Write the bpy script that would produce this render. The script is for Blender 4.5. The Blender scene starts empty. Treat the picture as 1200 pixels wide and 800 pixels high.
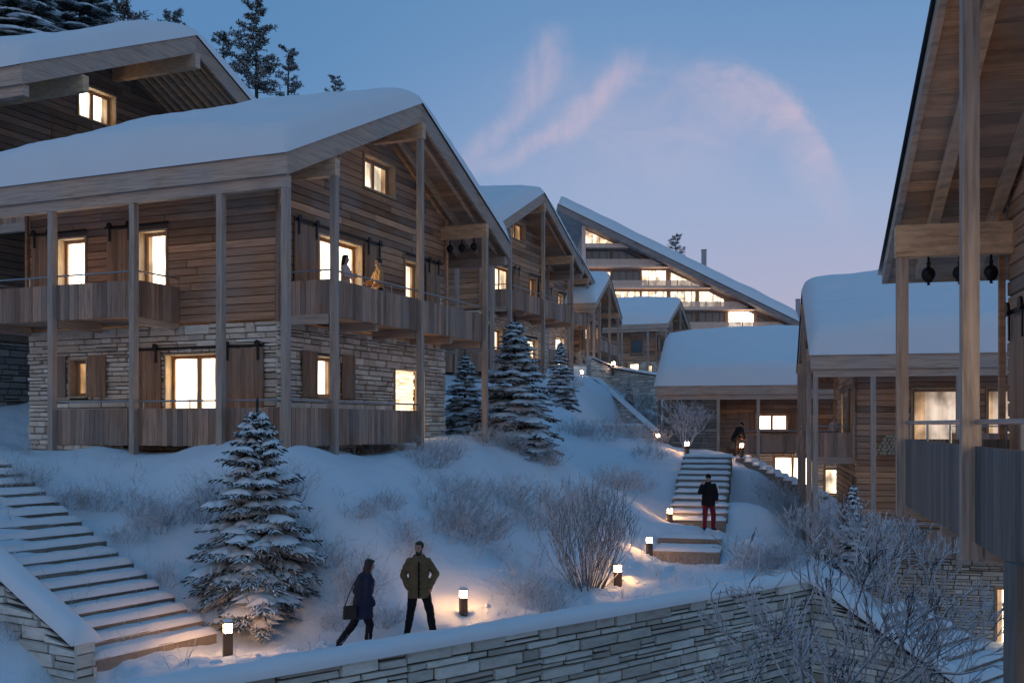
import bpy, math, random
import numpy as np
from mathutils import Vector, Matrix, noise
R = math.radians
scene = bpy.context.scene
col = scene.collection
F, HX, HY = 1210.0, 600.0, 497.0          # focal length in photo pixels, vanishing column, horizon row


def at(px, py, Y):
    return Vector(((px - HX) / F * Y, Y, -(py - HY) / F * Y))


# ------------------------------------------------------------------ mesh helper
class MB:
    def __init__(s):
        s.v = []
        s.f = []

    def add(s, vs, fs):
        o = len(s.v)
        s.v.extend(tuple(p) for p in vs)
        s.f.extend(tuple(i + o for i in f) for f in fs)

    def hexa(s, p):                         # 0-3 bottom loop, 4-7 top loop
        s.add(p, [(0, 3, 2, 1), (4, 5, 6, 7), (0, 1, 5, 4), (1, 2, 6, 5), (2, 3, 7, 6), (3, 0, 4, 7)])

    def box(s, x0, x1, y0, y1, z0, z1):
        s.hexa([(x0, y0, z0), (x1, y0, z0), (x1, y1, z0), (x0, y1, z0), (x0, y0, z1), (x1, y0, z1), (x1, y1, z1), (x0, y1, z1)])

    def bar(s, p0, p1, w, h, up=(0, 0, 1)):
        p0, p1 = Vector(p0), Vector(p1)
        d = (p1 - p0).normalized()
        a = d.cross(Vector(up)).normalized() * (w / 2)
        b = a.cross(d).normalized() * (h / 2)
        s.hexa([p0 - a - b, p0 + a - b, p1 + a - b, p1 - a - b, p0 - a + b, p0 + a + b, p1 + a + b, p1 - a + b])

    def tube(s, pts, rad, n=6, squash=1.0, cap=True):
        pts = [Vector(p) for p in pts]
        if not hasattr(rad, '__len__'):
            rad = [rad] * len(pts)
        vs, fs = [], []
        ref = None
        for i, p in enumerate(pts):
            d = (pts[min(i + 1, len(pts) - 1)] - pts[max(i - 1, 0)])
            if d.length < 1e-9:
                d = Vector((0, 0, 1))
            d.normalize()
            if ref is None:
                ref = d.cross(Vector((0, 0, 1)))
                if ref.length < 1e-3:
                    ref = Vector((1, 0, 0))
            a = (ref - d * ref.dot(d))
            if a.length < 1e-4:
                a = d.orthogonal()
            a.normalize()
            ref = a
            b = d.cross(a)
            for k in range(n):
                t = 2 * math.pi * k / n
                vs.append(p + (a * math.cos(t) + b * math.sin(t) * squash) * rad[i])
        m = len(pts)
        for i in range(m - 1):
            for k in range(n):
                k2 = (k + 1) % n
                fs.append((i * n + k, i * n + k2, (i + 1) * n + k2, (i + 1) * n + k))
        if cap:
            fs.append(tuple(range(n - 1, -1, -1)))
            fs.append(tuple((m - 1) * n + k for k in range(n)))
        s.add(vs, fs)

    def loft(s, rings, n=14):               # rings: (centre, axis a vector, axis b vector)
        vs, fs = [], []
        for c, a, b in rings:
            c, a, b = Vector(c), Vector(a), Vector(b)
            for k in range(n):
                t = 2 * math.pi * k / n
                vs.append(c + a * math.cos(t) + b * math.sin(t))
        m = len(rings)
        for i in range(m - 1):
            for k in range(n):
                k2 = (k + 1) % n
                fs.append((i * n + k, i * n + k2, (i + 1) * n + k2, (i + 1) * n + k))
        fs.append(tuple(range(n - 1, -1, -1)))
        fs.append(tuple((m - 1) * n + k for k in range(n)))
        s.add(vs, fs)

    def ball(s, c, rx, ry, rz, n=12, m=8, rot=None):
        c = Vector(c)
        rings = []
        vs, fs = [], []
        for i in range(m + 1):
            ph = math.pi * i / m
            for k in range(n):
                t = 2 * math.pi * k / n
                q = Vector((rx * math.sin(ph) * math.cos(t), ry * math.sin(ph) * math.sin(t), rz * math.cos(ph)))
                if rot is not None:
                    q = rot @ q
                vs.append(c + q)
        for i in range(m):
            for k in range(n):
                k2 = (k + 1) % n
                fs.append((i * n + k, (i + 1) * n + k, (i + 1) * n + k2, i * n + k2))
        s.add(vs, fs)

    def mesh(s, name, mat=None, smooth=False):
        me = bpy.data.meshes.new(name)
        me.from_pydata(s.v, [], s.f)
        if mat is not None:
            me.materials.append(mat)
        if smooth:
            me.polygons.foreach_set('use_smooth', [True] * len(me.polygons))
        me.update()
        return me

    def build(s, name, mat, parent=None, smooth=False, loc=None):
        o = bpy.data.objects.new(name, s.mesh(name, mat, smooth))
        col.objects.link(o)
        if parent is not None:
            o.parent = parent
        if loc is not None:
            o.location = loc
        return o


def fix_normals(o):
    import bmesh
    bm = bmesh.new()
    bm.from_mesh(o.data)
    bmesh.ops.recalc_face_normals(bm, faces=bm.faces)
    bm.to_mesh(o.data)
    bm.free()


def tag(o, label=None, cat=None, group=None, kind=None):
    if label:
        o['label'] = label
    if cat:
        o['category'] = cat
    if group:
        o['group'] = group
    if kind:
        o['kind'] = kind
    return o


def thing(name, label, cat, loc=(0, 0, 0), rz=0.0, group=None, scale=None):
    o = bpy.data.objects.new(name, None)
    o.empty_display_size = 0.2
    col.objects.link(o)
    o.location = loc
    o.rotation_euler = (0, 0, rz)
    if scale:
        o.scale = (scale, scale, scale) if not hasattr(scale, '__len__') else scale
    return tag(o, label, cat, group)


KIDS = {}


def copy_tree(o, parent=None):
    c = o.copy()
    col.objects.link(c)
    c.parent = parent
    for ch in list(o.children):
        copy_tree(ch, c)
    return c


# ------------------------------------------------------------------ materials
class NT:
    def __init__(s, tree):
        s.t = tree

    def n(s, typ, **kw):
        nd = s.t.nodes.new(typ)
        for k, v in kw.items():
            setattr(nd, k, v)
        return nd

    def l(s, a, b):
        s.t.links.new(a, b)

    def math(s, op, a, b=0.0, c=None, clamp=False):
        nd = s.n('ShaderNodeMath', operation=op)
        nd.use_clamp = clamp
        for i, x in enumerate((a, b) if c is None else (a, b, c)):
            if isinstance(x, (int, float)):
                nd.inputs[i].default_value = x
            else:
                s.l(x, nd.inputs[i])
        return nd.outputs[0]

    def ss(s, x, e0, e1):                   # smoothstep, works for e0>e1 too
        nd = s.n('ShaderNodeMapRange', interpolation_type='SMOOTHSTEP')
        s.l(x, nd.inputs['Value'])
        if e0 < e1:
            nd.inputs['From Min'].default_value, nd.inputs['From Max'].default_value = e0, e1
            nd.inputs['To Min'].default_value, nd.inputs['To Max'].default_value = 0, 1
        else:
            nd.inputs['From Min'].default_value, nd.inputs['From Max'].default_value = e1, e0
            nd.inputs['To Min'].default_value, nd.inputs['To Max'].default_value = 1, 0
        return nd.outputs['Result']

    def mix(s, fac, a, b, blend='MIX'):
        nd = s.n('ShaderNodeMix', data_type='RGBA', blend_type=blend)
        for sock, x in ((nd.inputs[0], fac), (nd.inputs[6], a), (nd.inputs[7], b)):
            if isinstance(x, (int, float)):
                sock.default_value = x
            elif isinstance(x, tuple):
                sock.default_value = (*x, 1) if len(x) == 3 else x
            else:
                s.l(x, sock)
        return nd.outputs[2]

    def noise(s, vec, scale, detail=4, rough=0.55, dist=0.0):
        nd = s.n('ShaderNodeTexNoise')
        nd.inputs['Scale'].default_value = scale
        nd.inputs['Detail'].default_value = detail
        nd.inputs['Roughness'].default_value = rough
        nd.inputs['Distortion'].default_value = dist
        if vec is not None:
            s.l(vec, nd.inputs['Vector'])
        return nd.outputs['Fac']

    def ramp(s, fac, stops):
        nd = s.n('ShaderNodeValToRGB')
        cr = nd.color_ramp
        while len(cr.elements) < len(stops):
            cr.elements.new(0.5)
        for e, (p, c) in zip(cr.elements, stops):
            e.position = p
            e.color = (*c, 1)
        s.l(fac, nd.inputs[0])
        return nd.outputs[0]

    def vscale(s, vec, sc, add=None):
        nd = s.n('ShaderNodeMapping')
        nd.inputs['Scale'].default_value = sc
        if add is not None:
            cx = s.n('ShaderNodeCombineXYZ')
            for i in range(3):
                s.l(add, cx.inputs[i])
            s.l(cx.outputs[0], nd.inputs['Location'])
        s.l(vec, nd.inputs['Vector'])
        return nd.outputs[0]


def new_mat(name):
    m = bpy.data.materials.new(name)
    m.use_nodes = True
    t = NT(m.node_tree)
    p = m.node_tree.nodes['Principled BSDF']
    return m, t, p


def wood(name, base, vary=0.45, grain=(2.2, 2.2, 26), rough=0.75, dark=0.35, warm=0.0, bump=0.25):
    m, t, p = new_mat(name)
    tc = t.n('ShaderNodeTexCoord').outputs['Object']
    isl = t.n('ShaderNodeNewGeometry').outputs['Random Per Island']
    off = t.math('MULTIPLY', isl, 37.0)
    v = t.vscale(tc, grain, off)
    g1 = t.noise(v, 1.0, 6, 0.62, 0.25)
    g2 = t.noise(t.vscale(tc, (0.9, 0.9, 0.9)), 0.7, 3, 0.5)
    kn = t.noise(t.vscale(tc, tuple(x * 0.35 for x in grain), off), 1.3, 2, 0.5, 1.5)
    b = Vector(base)
    lo = tuple(b * (1 - vary))
    hi = tuple(b * (1 + vary))
    c = t.ramp(isl, [(0.0, lo), (0.35, tuple(b * 0.9)), (0.7, tuple(b * 1.08)), (1.0, hi)])
    gr = t.ramp(g1, [(0.28, (0.45, 0.42, 0.40)), (0.5, (0.9, 0.9, 0.9)), (0.72, (1.25, 1.22, 1.18))])
    c = t.mix(0.85, c, gr, 'MULTIPLY')
    kk = t.ss(kn, 0.60, 0.74)
    c = t.mix(t.math('MULTIPLY', kk, dark * 1.6, clamp=True), c, tuple(b * 0.30))
    c = t.mix(t.math('MULTIPLY', t.ss(g2, 0.42, 0.62), 0.35), c, tuple(Vector((0.20, 0.19, 0.185)) * (b.length / 0.35)))
    t.l(c, p.inputs['Base Color'])
    p.inputs['Roughness'].default_value = rough
    bp = t.n('ShaderNodeBump')
    bp.inputs['Strength'].default_value = bump
    bp.inputs['Distance'].default_value = 0.02
    t.l(g1, bp.inputs['Height'])
    t.l(bp.outputs[0], p.inputs['Normal'])
    return m


def stone_mat(name, cols, frost=0.0):
    m, t, p = new_mat(name)
    tc = t.n('ShaderNodeTexCoord').outputs['Object']
    ge = t.n('ShaderNodeNewGeometry')
    isl = ge.outputs['Random Per Island']
    off = t.math('MULTIPLY', isl, 53.0)
    n1 = t.noise(t.vscale(tc, (2.5, 2.5, 9), off), 1.0, 6, 0.65, 0.4)
    n2 = t.noise(t.vscale(tc, (9, 9, 14), off), 1.0, 5, 0.7)
    c = t.ramp(isl, [(i / (len(cols) - 1), cc) for i, cc in enumerate(cols)])
    gr = t.ramp(n1, [(0.3, (0.70, 0.68, 0.66)), (0.5, (1, 1, 1)), (0.75, (1.2, 1.18, 1.15))])
    c = t.mix(0.8, c, gr, 'MULTIPLY')
    c = t.mix(t.math('MULTIPLY', t.ss(n2, 0.58, 0.78), 0.4), c, (0.14, 0.115, 0.10))
    t.l(c, p.inputs['Base Color'])
    p.inputs['Roughness'].default_value = 0.85
    bp = t.n('ShaderNodeBump')
    bp.inputs['Strength'].default_value = 0.6
    bp.inputs['Distance'].default_value = 0.03
    t.l(t.math('ADD', n1, t.math('MULTIPLY', n2, 0.5)), bp.inputs['Height'])
    t.l(bp.outputs[0], p.inputs['Normal'])
    return m


def snow_mat(name, s1=1.6, s2=11, strength=0.35, base=(0.80, 0.82, 0.85)):
    m, t, p = new_mat(name)
    tc = t.n('ShaderNodeTexCoord').outputs['Object']
    n1 = t.noise(tc, s1, 5, 0.5)
    n2 = t.noise(tc, s2, 5, 0.6)
    n3 = t.noise(tc, 60, 2, 0.6)
    h = t.math('ADD', t.math('MULTIPLY', n1, 0.16), t.math('ADD', t.math('MULTIPLY', n2, 0.035), t.math('MULTIPLY', n3, 0.006)))
    bp = t.n('ShaderNodeBump')
    bp.inputs['Strength'].default_value = strength
    bp.inputs['Distance'].default_value = 1.0
    t.l(h, bp.inputs['Height'])
    t.l(bp.outputs[0], p.inputs['Normal'])
    c = t.mix(n1, tuple(Vector(base) * 0.93), base)
    t.l(c, p.inputs['Base Color'])
    p.inputs['Roughness'].default_value = 0.7
    p.inputs['Specular IOR Level'].default_value = 0.25
    return m


def twig_mat(name, bark=(0.035, 0.028, 0.024), frost=(0.62, 0.66, 0.72), lo=0.0, hi=0.55, amount=1.0, nscale=14):
    m, t, p = new_mat(name)
    ge = t.n('ShaderNodeNewGeometry')
    sx = t.n('ShaderNodeSeparateXYZ')
    t.l(ge.outputs['True Normal'], sx.inputs[0])
    n = t.noise(ge.outputs['Position'], nscale, 3, 0.6)
    f = t.math('ADD', sx.outputs[2], t.math('MULTIPLY', t.math('SUBTRACT', n, 0.5), 1.8))
    f = t.math('MULTIPLY', t.ss(f, lo, hi), amount)
    c = t.mix(f, bark, frost)
    t.l(c, p.inputs['Base Color'])
    p.inputs['Roughness'].default_value = 0.85
    return m


def plain(name, c, rough=0.6, metal=0.0, nz=0.25, ns=18, spec=0.5):
    m, t, p = new_mat(name)
    tc = t.n('ShaderNodeTexCoord').outputs['Object']
    n = t.noise(tc, ns, 4, 0.6)
    t.l(t.mix(n, tuple(Vector(c) * (1 - nz)), tuple(Vector(c) * (1 + nz))), p.inputs['Base Color'])
    p.inputs['Roughness'].default_value = rough
    p.inputs['Metallic'].default_value = metal
    p.inputs['Specular IOR Level'].default_value = spec
    return m


def cloth(name, c, quilt=0.0):
    m, t, p = new_mat(name)
    tc = t.n('ShaderNodeTexCoord').outputs['Object']
    n = t.noise(tc, 9, 4, 0.6)
    n2 = t.noise(tc, 160, 2, 0.5)
    t.l(t.mix(n, tuple(Vector(c) * 0.7), tuple(Vector(c) * 1.3)), p.inputs['Base Color'])
    p.inputs['Roughness'].default_value = 0.9
    p.inputs['Specular IOR Level'].default_value = 0.2
    h = t.math('ADD', n, t.math('MULTIPLY', n2, 0.05))
    if quilt:
        w = t.n('ShaderNodeTexWave', wave_type='BANDS', bands_direction='Z')
        w.inputs['Scale'].default_value = quilt
        w.inputs['Distortion'].default_value = 1.2
        t.l(tc, w.inputs['Vector'])
        h = t.math('ADD', h, t.math('MULTIPLY', w.outputs['Fac'], 1.2))
    bp = t.n('ShaderNodeBump')
    bp.inputs['Strength'].default_value = 0.6
    bp.inputs['Distance'].default_value = 0.03
    t.l(h, bp.inputs['Height'])
    t.l(bp.outputs[0], p.inputs['Normal'])
    return m


def glow(name, c0, c1, strength, scale=0.8, stripes=0.0):
    m, t, p = new_mat(name)
    tc = t.n('ShaderNodeTexCoord').outputs['Object']
    n = t.noise(t.vscale(tc, (scale, scale, scale * 1.2)), 1.0, 3, 0.5)
    c = t.ramp(n, [(0.35, c0), (0.62, c1)])
    if stripes:
        n2 = t.noise(t.vscale(tc, (stripes, stripes, 0.15)), 1.0, 3, 0.6)
        c = t.mix(0.8, c, t.ramp(n2, [(0.35, (0.55, 0.5, 0.45)), (0.65, (1.1, 1.1, 1.1))]), 'MULTIPLY')
    p.inputs['Base Color'].default_value = (0.02, 0.02, 0.02, 1)
    t.l(c, p.inputs['Emission Color'])
    n3 = t.noise(t.vscale(tc, (1.1, 1.1, 0.8)), 1.0, 3, 0.55)
    t.l(t.math('MULTIPLY', t.math('ADD', t.math('MULTIPLY', t.ss(n3, 0.34, 0.62), 0.75), 0.25), strength), p.inputs['Emission Strength'])
    p.inputs['Roughness'].default_value = 0.15
    return m


M = {}
M['wood'] = wood('weathered_larch', (0.50, 0.275, 0.155), 0.6, (1.2, 1.2, 24))  # base colour warmed in place of lamp light on the walls
M['wood_dark'] = wood('dark_larch', (0.22, 0.14, 0.095), 0.4, (1.6, 1.6, 24))
M['soffit'] = wood('soffit_boards', (0.50, 0.27, 0.14), 0.35, (2, 14, 14))  # warm glow under the eaves put into the board colour
M['beam'] = wood('spruce_beam', (0.66, 0.42, 0.25), 0.12, (3, 3, 16), dark=0.15)  # beam colour warmed the same way, for the eaves glow
M['fascia'] = wood('grey_fascia', (0.47, 0.335, 0.255), 0.2, (1.1, 1.1, 20), dark=0.3)
M['post'] = wood('grey_post', (0.43, 0.325, 0.26), 0.14, (16, 16, 1.2), dark=0.1)
M['clad'] = wood('vertical_cladding', (0.37, 0.22, 0.15), 0.5, (22, 22, 1.5), dark=0.3)
M['clad_shaded'] = wood('shaded_cladding', (0.15, 0.135, 0.125), 0.30, (22, 22, 1.5), dark=0.2)  # darker copy of the cladding, shade put into its colour
M['shutter'] = wood('shutter_boards', (0.32, 0.18, 0.105), 0.3, (20, 20, 1.5), dark=0.15)
M['frame'] = wood('window_timber', (0.42, 0.23, 0.11), 0.1, (12, 12, 3), dark=0.1)
M['casing'] = wood('pale_casing', (0.50, 0.36, 0.22), 0.1, (12, 12, 3), dark=0.1)
M['stone'] = stone_mat('ledge_stone', [(0.44, 0.35, 0.27), (0.80, 0.68, 0.55), (0.60, 0.48, 0.37), (0.90, 0.80, 0.68), (0.72, 0.60, 0.50), (0.54, 0.45, 0.37)])
M['stone_grey'] = stone_mat('grey_ledge_stone', [(0.34, 0.32, 0.28), (0.66, 0.65, 0.59), (0.48, 0.47, 0.42), (0.80, 0.78, 0.71), (0.58, 0.55, 0.49), (0.38, 0.34, 0.29)])
M['step'] = stone_mat('step_stone', [(0.15, 0.13, 0.11), (0.27, 0.235, 0.20), (0.19, 0.17, 0.145), (0.32, 0.28, 0.24), (0.13, 0.115, 0.10)])
M['stone_dark'] = stone_mat('shaded_stone', [(0.14, 0.13, 0.12), (0.26, 0.24, 0.22), (0.18, 0.17, 0.15), (0.32, 0.30, 0.27)])  # darker copy of the stone, lack of light put into its colours
M['mortar'] = plain('dark_mortar', (0.045, 0.04, 0.037), 0.95)
M['snow'] = snow_mat('roof_snow', 0.8, 5, 0.22)
M['ground'] = snow_mat('ground_snow', 1.3, 7, 0.55, (0.73, 0.80, 0.87))
M['pathsnow'] = snow_mat('packed_snow', 2.2, 12, 0.5)
M['metal'] = plain('black_iron', (0.012, 0.012, 0.014), 0.45, 0.6)
M['steel'] = plain('steel_rail', (0.33, 0.33, 0.35), 0.4, 0.7, 0.1)
M['lit'] = glow('lit_pane', (1.0, 0.78, 0.50), (1.0, 0.86, 0.66), 6.5)
M['lit_cream'] = glow('cream_lit_pane', (0.80, 0.58, 0.44), (0.92, 0.74, 0.60), 1.0, 0.5, 2.5)
M['lit_soft'] = glow('lit_curtained_pane', (0.95, 0.68, 0.42), (1.0, 0.86, 0.66), 2.6, 0.8, 5)
M['lit_orange'] = glow('lamp_lit_pane', (0.75, 0.36, 0.14), (1.0, 0.62, 0.30), 0.8)
M['lit_far'] = glow('far_lit_pane', (0.95, 0.66, 0.42), (1.0, 0.86, 0.66), 3.2, 0.16, 0.9)
M['curtain'] = glow('glowing_curtain', (0.70, 0.42, 0.22), (0.98, 0.66, 0.40), 1.0, 1.0, 14)  # the cloth itself glows, imitating light from behind
M['dusk_glass'] = plain('dusk_glass', (0.12, 0.165, 0.21), 0.08, 0.0, 0.25, 1, 0.8)  # bluish base stands in for sky reflected in the panes
M['skin'] = plain('skin', (0.42, 0.24, 0.17), 0.55, 0, 0.1)
M['hair'] = plain('dark_hair', (0.018, 0.012, 0.010), 0.6, 0, 0.5, 60)


def glowing_stone():
    m, t, p = new_mat('glowing_stone_room')
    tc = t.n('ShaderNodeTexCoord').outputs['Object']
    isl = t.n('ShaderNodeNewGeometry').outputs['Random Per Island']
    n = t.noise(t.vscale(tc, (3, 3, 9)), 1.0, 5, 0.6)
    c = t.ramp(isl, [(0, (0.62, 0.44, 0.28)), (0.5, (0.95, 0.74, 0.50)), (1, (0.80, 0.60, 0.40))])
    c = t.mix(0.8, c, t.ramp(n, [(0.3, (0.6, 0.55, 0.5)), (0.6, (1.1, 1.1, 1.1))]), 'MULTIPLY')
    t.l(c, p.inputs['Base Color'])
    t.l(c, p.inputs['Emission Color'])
    p.inputs['Emission Strength'].default_value = 2.2  # stones glow by themselves, imitating lamp light in the lobby
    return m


M['glowing_stone'] = glowing_stone()


def spruce_mat(name='spruce_foliage', lo=0.48, hi=0.72):
    m, t, p = new_mat(name)
    ge = t.n('ShaderNodeNewGeometry')
    sx = t.n('ShaderNodeSeparateXYZ')
    t.l(ge.outputs['Normal'], sx.inputs[0])
    n = t.noise(ge.outputs['Position'], 9, 4, 0.65)
    n2 = t.noise(ge.outputs['Position'], 40, 2, 0.6)
    f = t.math('ADD', sx.outputs[2], t.math('MULTIPLY', t.math('SUBTRACT', n, 0.5), 1.5))
    f = t.ss(f, lo, hi)
    green = t.mix(n2, (0.010, 0.016, 0.013), (0.035, 0.045, 0.036))
    c = t.mix(f, green, (0.72, 0.74, 0.78))
    t.l(c, p.inputs['Base Color'])
    p.inputs['Roughness'].default_value = 0.85
    return m


M['spruce'] = spruce_mat()
M['pine'] = spruce_mat('frosted_pine_foliage', -0.25, 0.45)
M['needles'] = plain('needles', (0.016, 0.024, 0.019), 0.8, 0, 0.6, 30, 0.2)
M['bark'] = plain('bark', (0.05, 0.038, 0.03), 0.9, 0, 0.4, 20)
M['twig'] = twig_mat('frosted_twig', lo=-0.45, hi=0.4, amount=0.9, bark=(0.10, 0.085, 0.078))
M['twig_dark'] = twig_mat('snowy_dark_twig', lo=0.1, hi=0.75, amount=0.8, bark=(0.022, 0.019, 0.018))
M['twig_front'] = twig_mat('frosted_front_twig', lo=-0.7, hi=0.45, amount=0.9, bark=(0.03, 0.026, 0.026), frost=(0.70, 0.74, 0.80), nscale=5)
M['frost'] = twig_mat('hoarfrost_twig', bark=(0.16, 0.15, 0.15), frost=(0.72, 0.75, 0.80), lo=-0.7, hi=0.4, amount=0.95)
M['frost_brown'] = twig_mat('brown_frosted_stem', bark=(0.24, 0.215, 0.20), frost=(0.72, 0.75, 0.80), lo=-0.8, hi=0.4, amount=0.9)


# ------------------------------------------------------------------ wall builders
def subtract(a0, a1, ops):
    """1-D interval minus a list of intervals"""
    out = [(a0, a1)]
    for b0, b1 in ops:
        nxt = []
        for x0, x1 in out:
            if b1 <= x0 or b0 >= x1:
                nxt.append((x0, x1))
                continue
            if b0 > x0:
                nxt.append((x0, b0))
            if b1 < x1:
                nxt.append((b1, x1))
        out = nxt
    return [(x, y) for x, y in out if y - x > 0.01]


def slab_face(mb, q, a0b, a1b, a0t, a1t, z0, z1, d, ch=0.012):
    """one board or stone: q(a, out, z) maps wall coordinates; chamfered front"""
    P = [q(a0b, 0, z0), q(a1b, 0, z0), q(a1t, 0, z1), q(a0t, 0, z1),
         q(a0b + ch, d, z0 + ch), q(a1b - ch, d, z0 + ch), q(a1t - ch, d, z1 - ch), q(a0t + ch, d, z1 - ch)]
    mb.add(P, [(4, 5, 6, 7), (0, 1, 5, 4), (1, 2, 6, 5), (2, 3, 7, 6), (3, 0, 4, 7)])


def planks(mb, q, ext, z0, z1, ops, rng, h=0.19, lmin=1.6, lmax=3.6, d=0.03):
    """horizontal boards; ext(z)->(a0,a1) is the wall extent at height z; ops=(a0,a1,z0,z1)"""
    n = max(1, round((z1 - z0) / h))
    h = (z1 - z0) / n
    for i in range(n):
        zb, zt = z0 + i * h, z0 + (i + 1) * h
        eb, et = ext(zb), ext(zt)
        if eb[1] - eb[0] < 0.05:
            break
        if et[1] - et[0] < 0.02:
            et = ((eb[0] + eb[1]) / 2, (eb[0] + eb[1]) / 2 + 0.02)
        cut = [(o[0], o[1]) for o in ops if o[2] < zt - 0.03 and o[3] > zb + 0.03]
        for x0, x1 in subtract(eb[0], eb[1], cut):
            x = x0
            while x < x1 - 1e-6:
                nx = min(x1, x + rng.uniform(lmin, lmax))
                if x1 - nx < 0.5:
                    nx = x1
                a0t = et[0] if x == eb[0] else x
                a1t = et[1] if nx == eb[1] else nx
                slab_face(mb, q, x, nx, min(a0t, nx), max(a1t, x), zb + 0.002, zt - 0.002, d + rng.uniform(0, 0.014), 0.014)
                x = nx


def stones(mb, q, a0, a1, z0, z1, ops, rng, hmin=0.07, hmax=0.17, lmin=0.22, lmax=0.7, d=0.05, top=None):
    z = z0
    while z < z1 - 0.02:
        h = rng.uniform(hmin, hmax)
        if z1 - z - h < hmin:
            h = z1 - z
        cut = [(o[0], o[1]) for o in ops if o[2] < z + h * 0.6 and o[3] > z + h * 0.4]
        for x0, x1 in subtract(a0, a1, cut):
            x = x0
            while x < x1 - 1e-6:
                nx = min(x1, x + rng.uniform(lmin, lmax) * (0.7 + h / hmax * 0.5))
                if x1 - nx < lmin * 0.6:
                    nx = x1
                j = lambda s=0.012: rng.uniform(-s, s)
                pieces = [(z, z + h)]
                if h > (hmin + hmax) * 0.55 and rng.random() < 0.35:
                    zm = z + h * rng.uniform(0.35, 0.65)
                    pieces = [(z, zm), (zm, z + h)]
                for p0, p1 in pieces:
                    tl, tr = p1, p1
                    xa, xb = x, nx
                    if top is not None:
                        k0, k1 = top(x) - p0 - 0.02, top(nx) - p0 - 0.02
                        if k0 <= 0 and k1 <= 0:
                            continue
                        if k0 < 0:
                            xa = x + (nx - x) * (-k0) / (k1 - k0)
                        if k1 < 0:
                            xb = x + (nx - x) * k0 / (k0 - k1)
                        if xb - xa < 0.08:
                            continue
                        tl, tr = min(p1, top(xa)), min(p1, top(xb))
                    dd = d + rng.uniform(-0.035, 0.04)
                    g = 0.008 if d < 0.055 else 0.014
                    c = 0.016
                    P = [q(xa + g, 0, p0 + g), q(xb - g, 0, p0 + g), q(xb - g, 0, tr - g), q(xa + g, 0, tl - g),
                         q(xa + g + c + j(), dd + j(), p0 + g + c * 0.5 + j(0.008)), q(xb - g - c + j(), dd + j(), p0 + g + c * 0.5 + j(0.008)),
                         q(xb - g - c + j(), dd + j(), tr - g - c * 0.5 + j(0.008)), q(xa + g + c + j(), dd + j(), tl - g - c * 0.5 + j(0.008))]
                    mb.add(P, [(4, 5, 6, 7), (0, 1, 5, 4), (1, 2, 6, 5), (2, 3, 7, 6), (3, 0, 4, 7)])
                x = nx
        z += h


def backing(mb, q, a0, a1, z0, z1, ops, out=-0.02, ext=None):
    zs = sorted({z0, z1} | {min(max(o[k], z0), z1) for o in ops for k in (2, 3)})
    if ext is not None:
        k = 12
        zs = sorted(set(zs) | {z0 + (z1 - z0) * i / k for i in range(k + 1)})
    for zb, zt in zip(zs[:-1], zs[1:]):
        if zt - zb < 1e-4:
            continue
        zm = (zb + zt) / 2
        b0, b1 = (a0, a1) if ext is None else ext(zt)
        if b1 <= b0:
            continue
        for x0, x1 in subtract(b0, b1, [(o[0], o[1]) for o in ops if o[2] < zm < o[3]]):
            mb.add([q(x0, out, zb), q(x1, out, zb), q(x1, out, zt), q(x0, out, zt)], [(0, 1, 2, 3)])
# ------------------------------------------------------------------ the chalet
VC, SLOPE, ZR = 4.15, 0.454, 8.96
V0, V1 = -1.84, 10.14


def zr(v):
    return ZR - SLOPE * abs(v - VC)


W_G = [  # gable-face openings of the standard chalet (a along the gable, model metres)
    dict(face='g', a=(1.46, 3.55), z=(3.02, 5.21), lit='lit', n=2, sh=[(0.42, 1.40), (3.62, 4.43)], rail=(0.35, 4.5)),
    dict(face='g', a=(5.87, 6.90), z=(3.02, 5.21), lit='lit_soft', n=1, sh=[(7.1, 7.95)], rail=(5.8, 8.1)),
    dict(face='g', a=(3.63, 5.32), z=(6.76, 7.71), lit='lit_soft', n=2, sh=[]),
    dict(face='g', a=(1.40, 2.45), z=(1.12, 2.20), lit='lit', n=1, sh=[(0.75, 1.36), (2.50, 3.10)]),
    dict(face='g', a=(5.28, 7.10), z=(0.05, 2.07), lit='room', n=1, sh=[]),
]
W_E = [
    dict(face='e', a=(7.18, 8.16), z=(3.02, 5.25), lit='lit', n=1, sh=[(8.22, 8.98)], rail=(7.1, 9.05)),
    dict(face='e', a=(4.60, 5.53), z=(3.02, 5.25), lit='lit', n=1, sh=[(5.6, 6.45)], rail=(4.5, 6.5)),
    dict(face='e', a=(2.94, 4.68), z=(0.05, 2.20), lit='lit', n=2, sh=[(1.75, 2.86), (4.76, 5.6)], rail=(1.7, 5.7)),
    dict(face='e', a=(7.14, 7.77), z=(1.15, 2.16), lit='lit_orange', n=1, sh=[(6.5, 7.08), (7.83, 8.4)]),
]


def relit(ws, *lits):
    out = []
    for w, l in zip(ws, lits):
        if l is None:
            continue
        w = dict(w)
        w['lit'] = l
        out.append(w)
    return out


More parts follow.
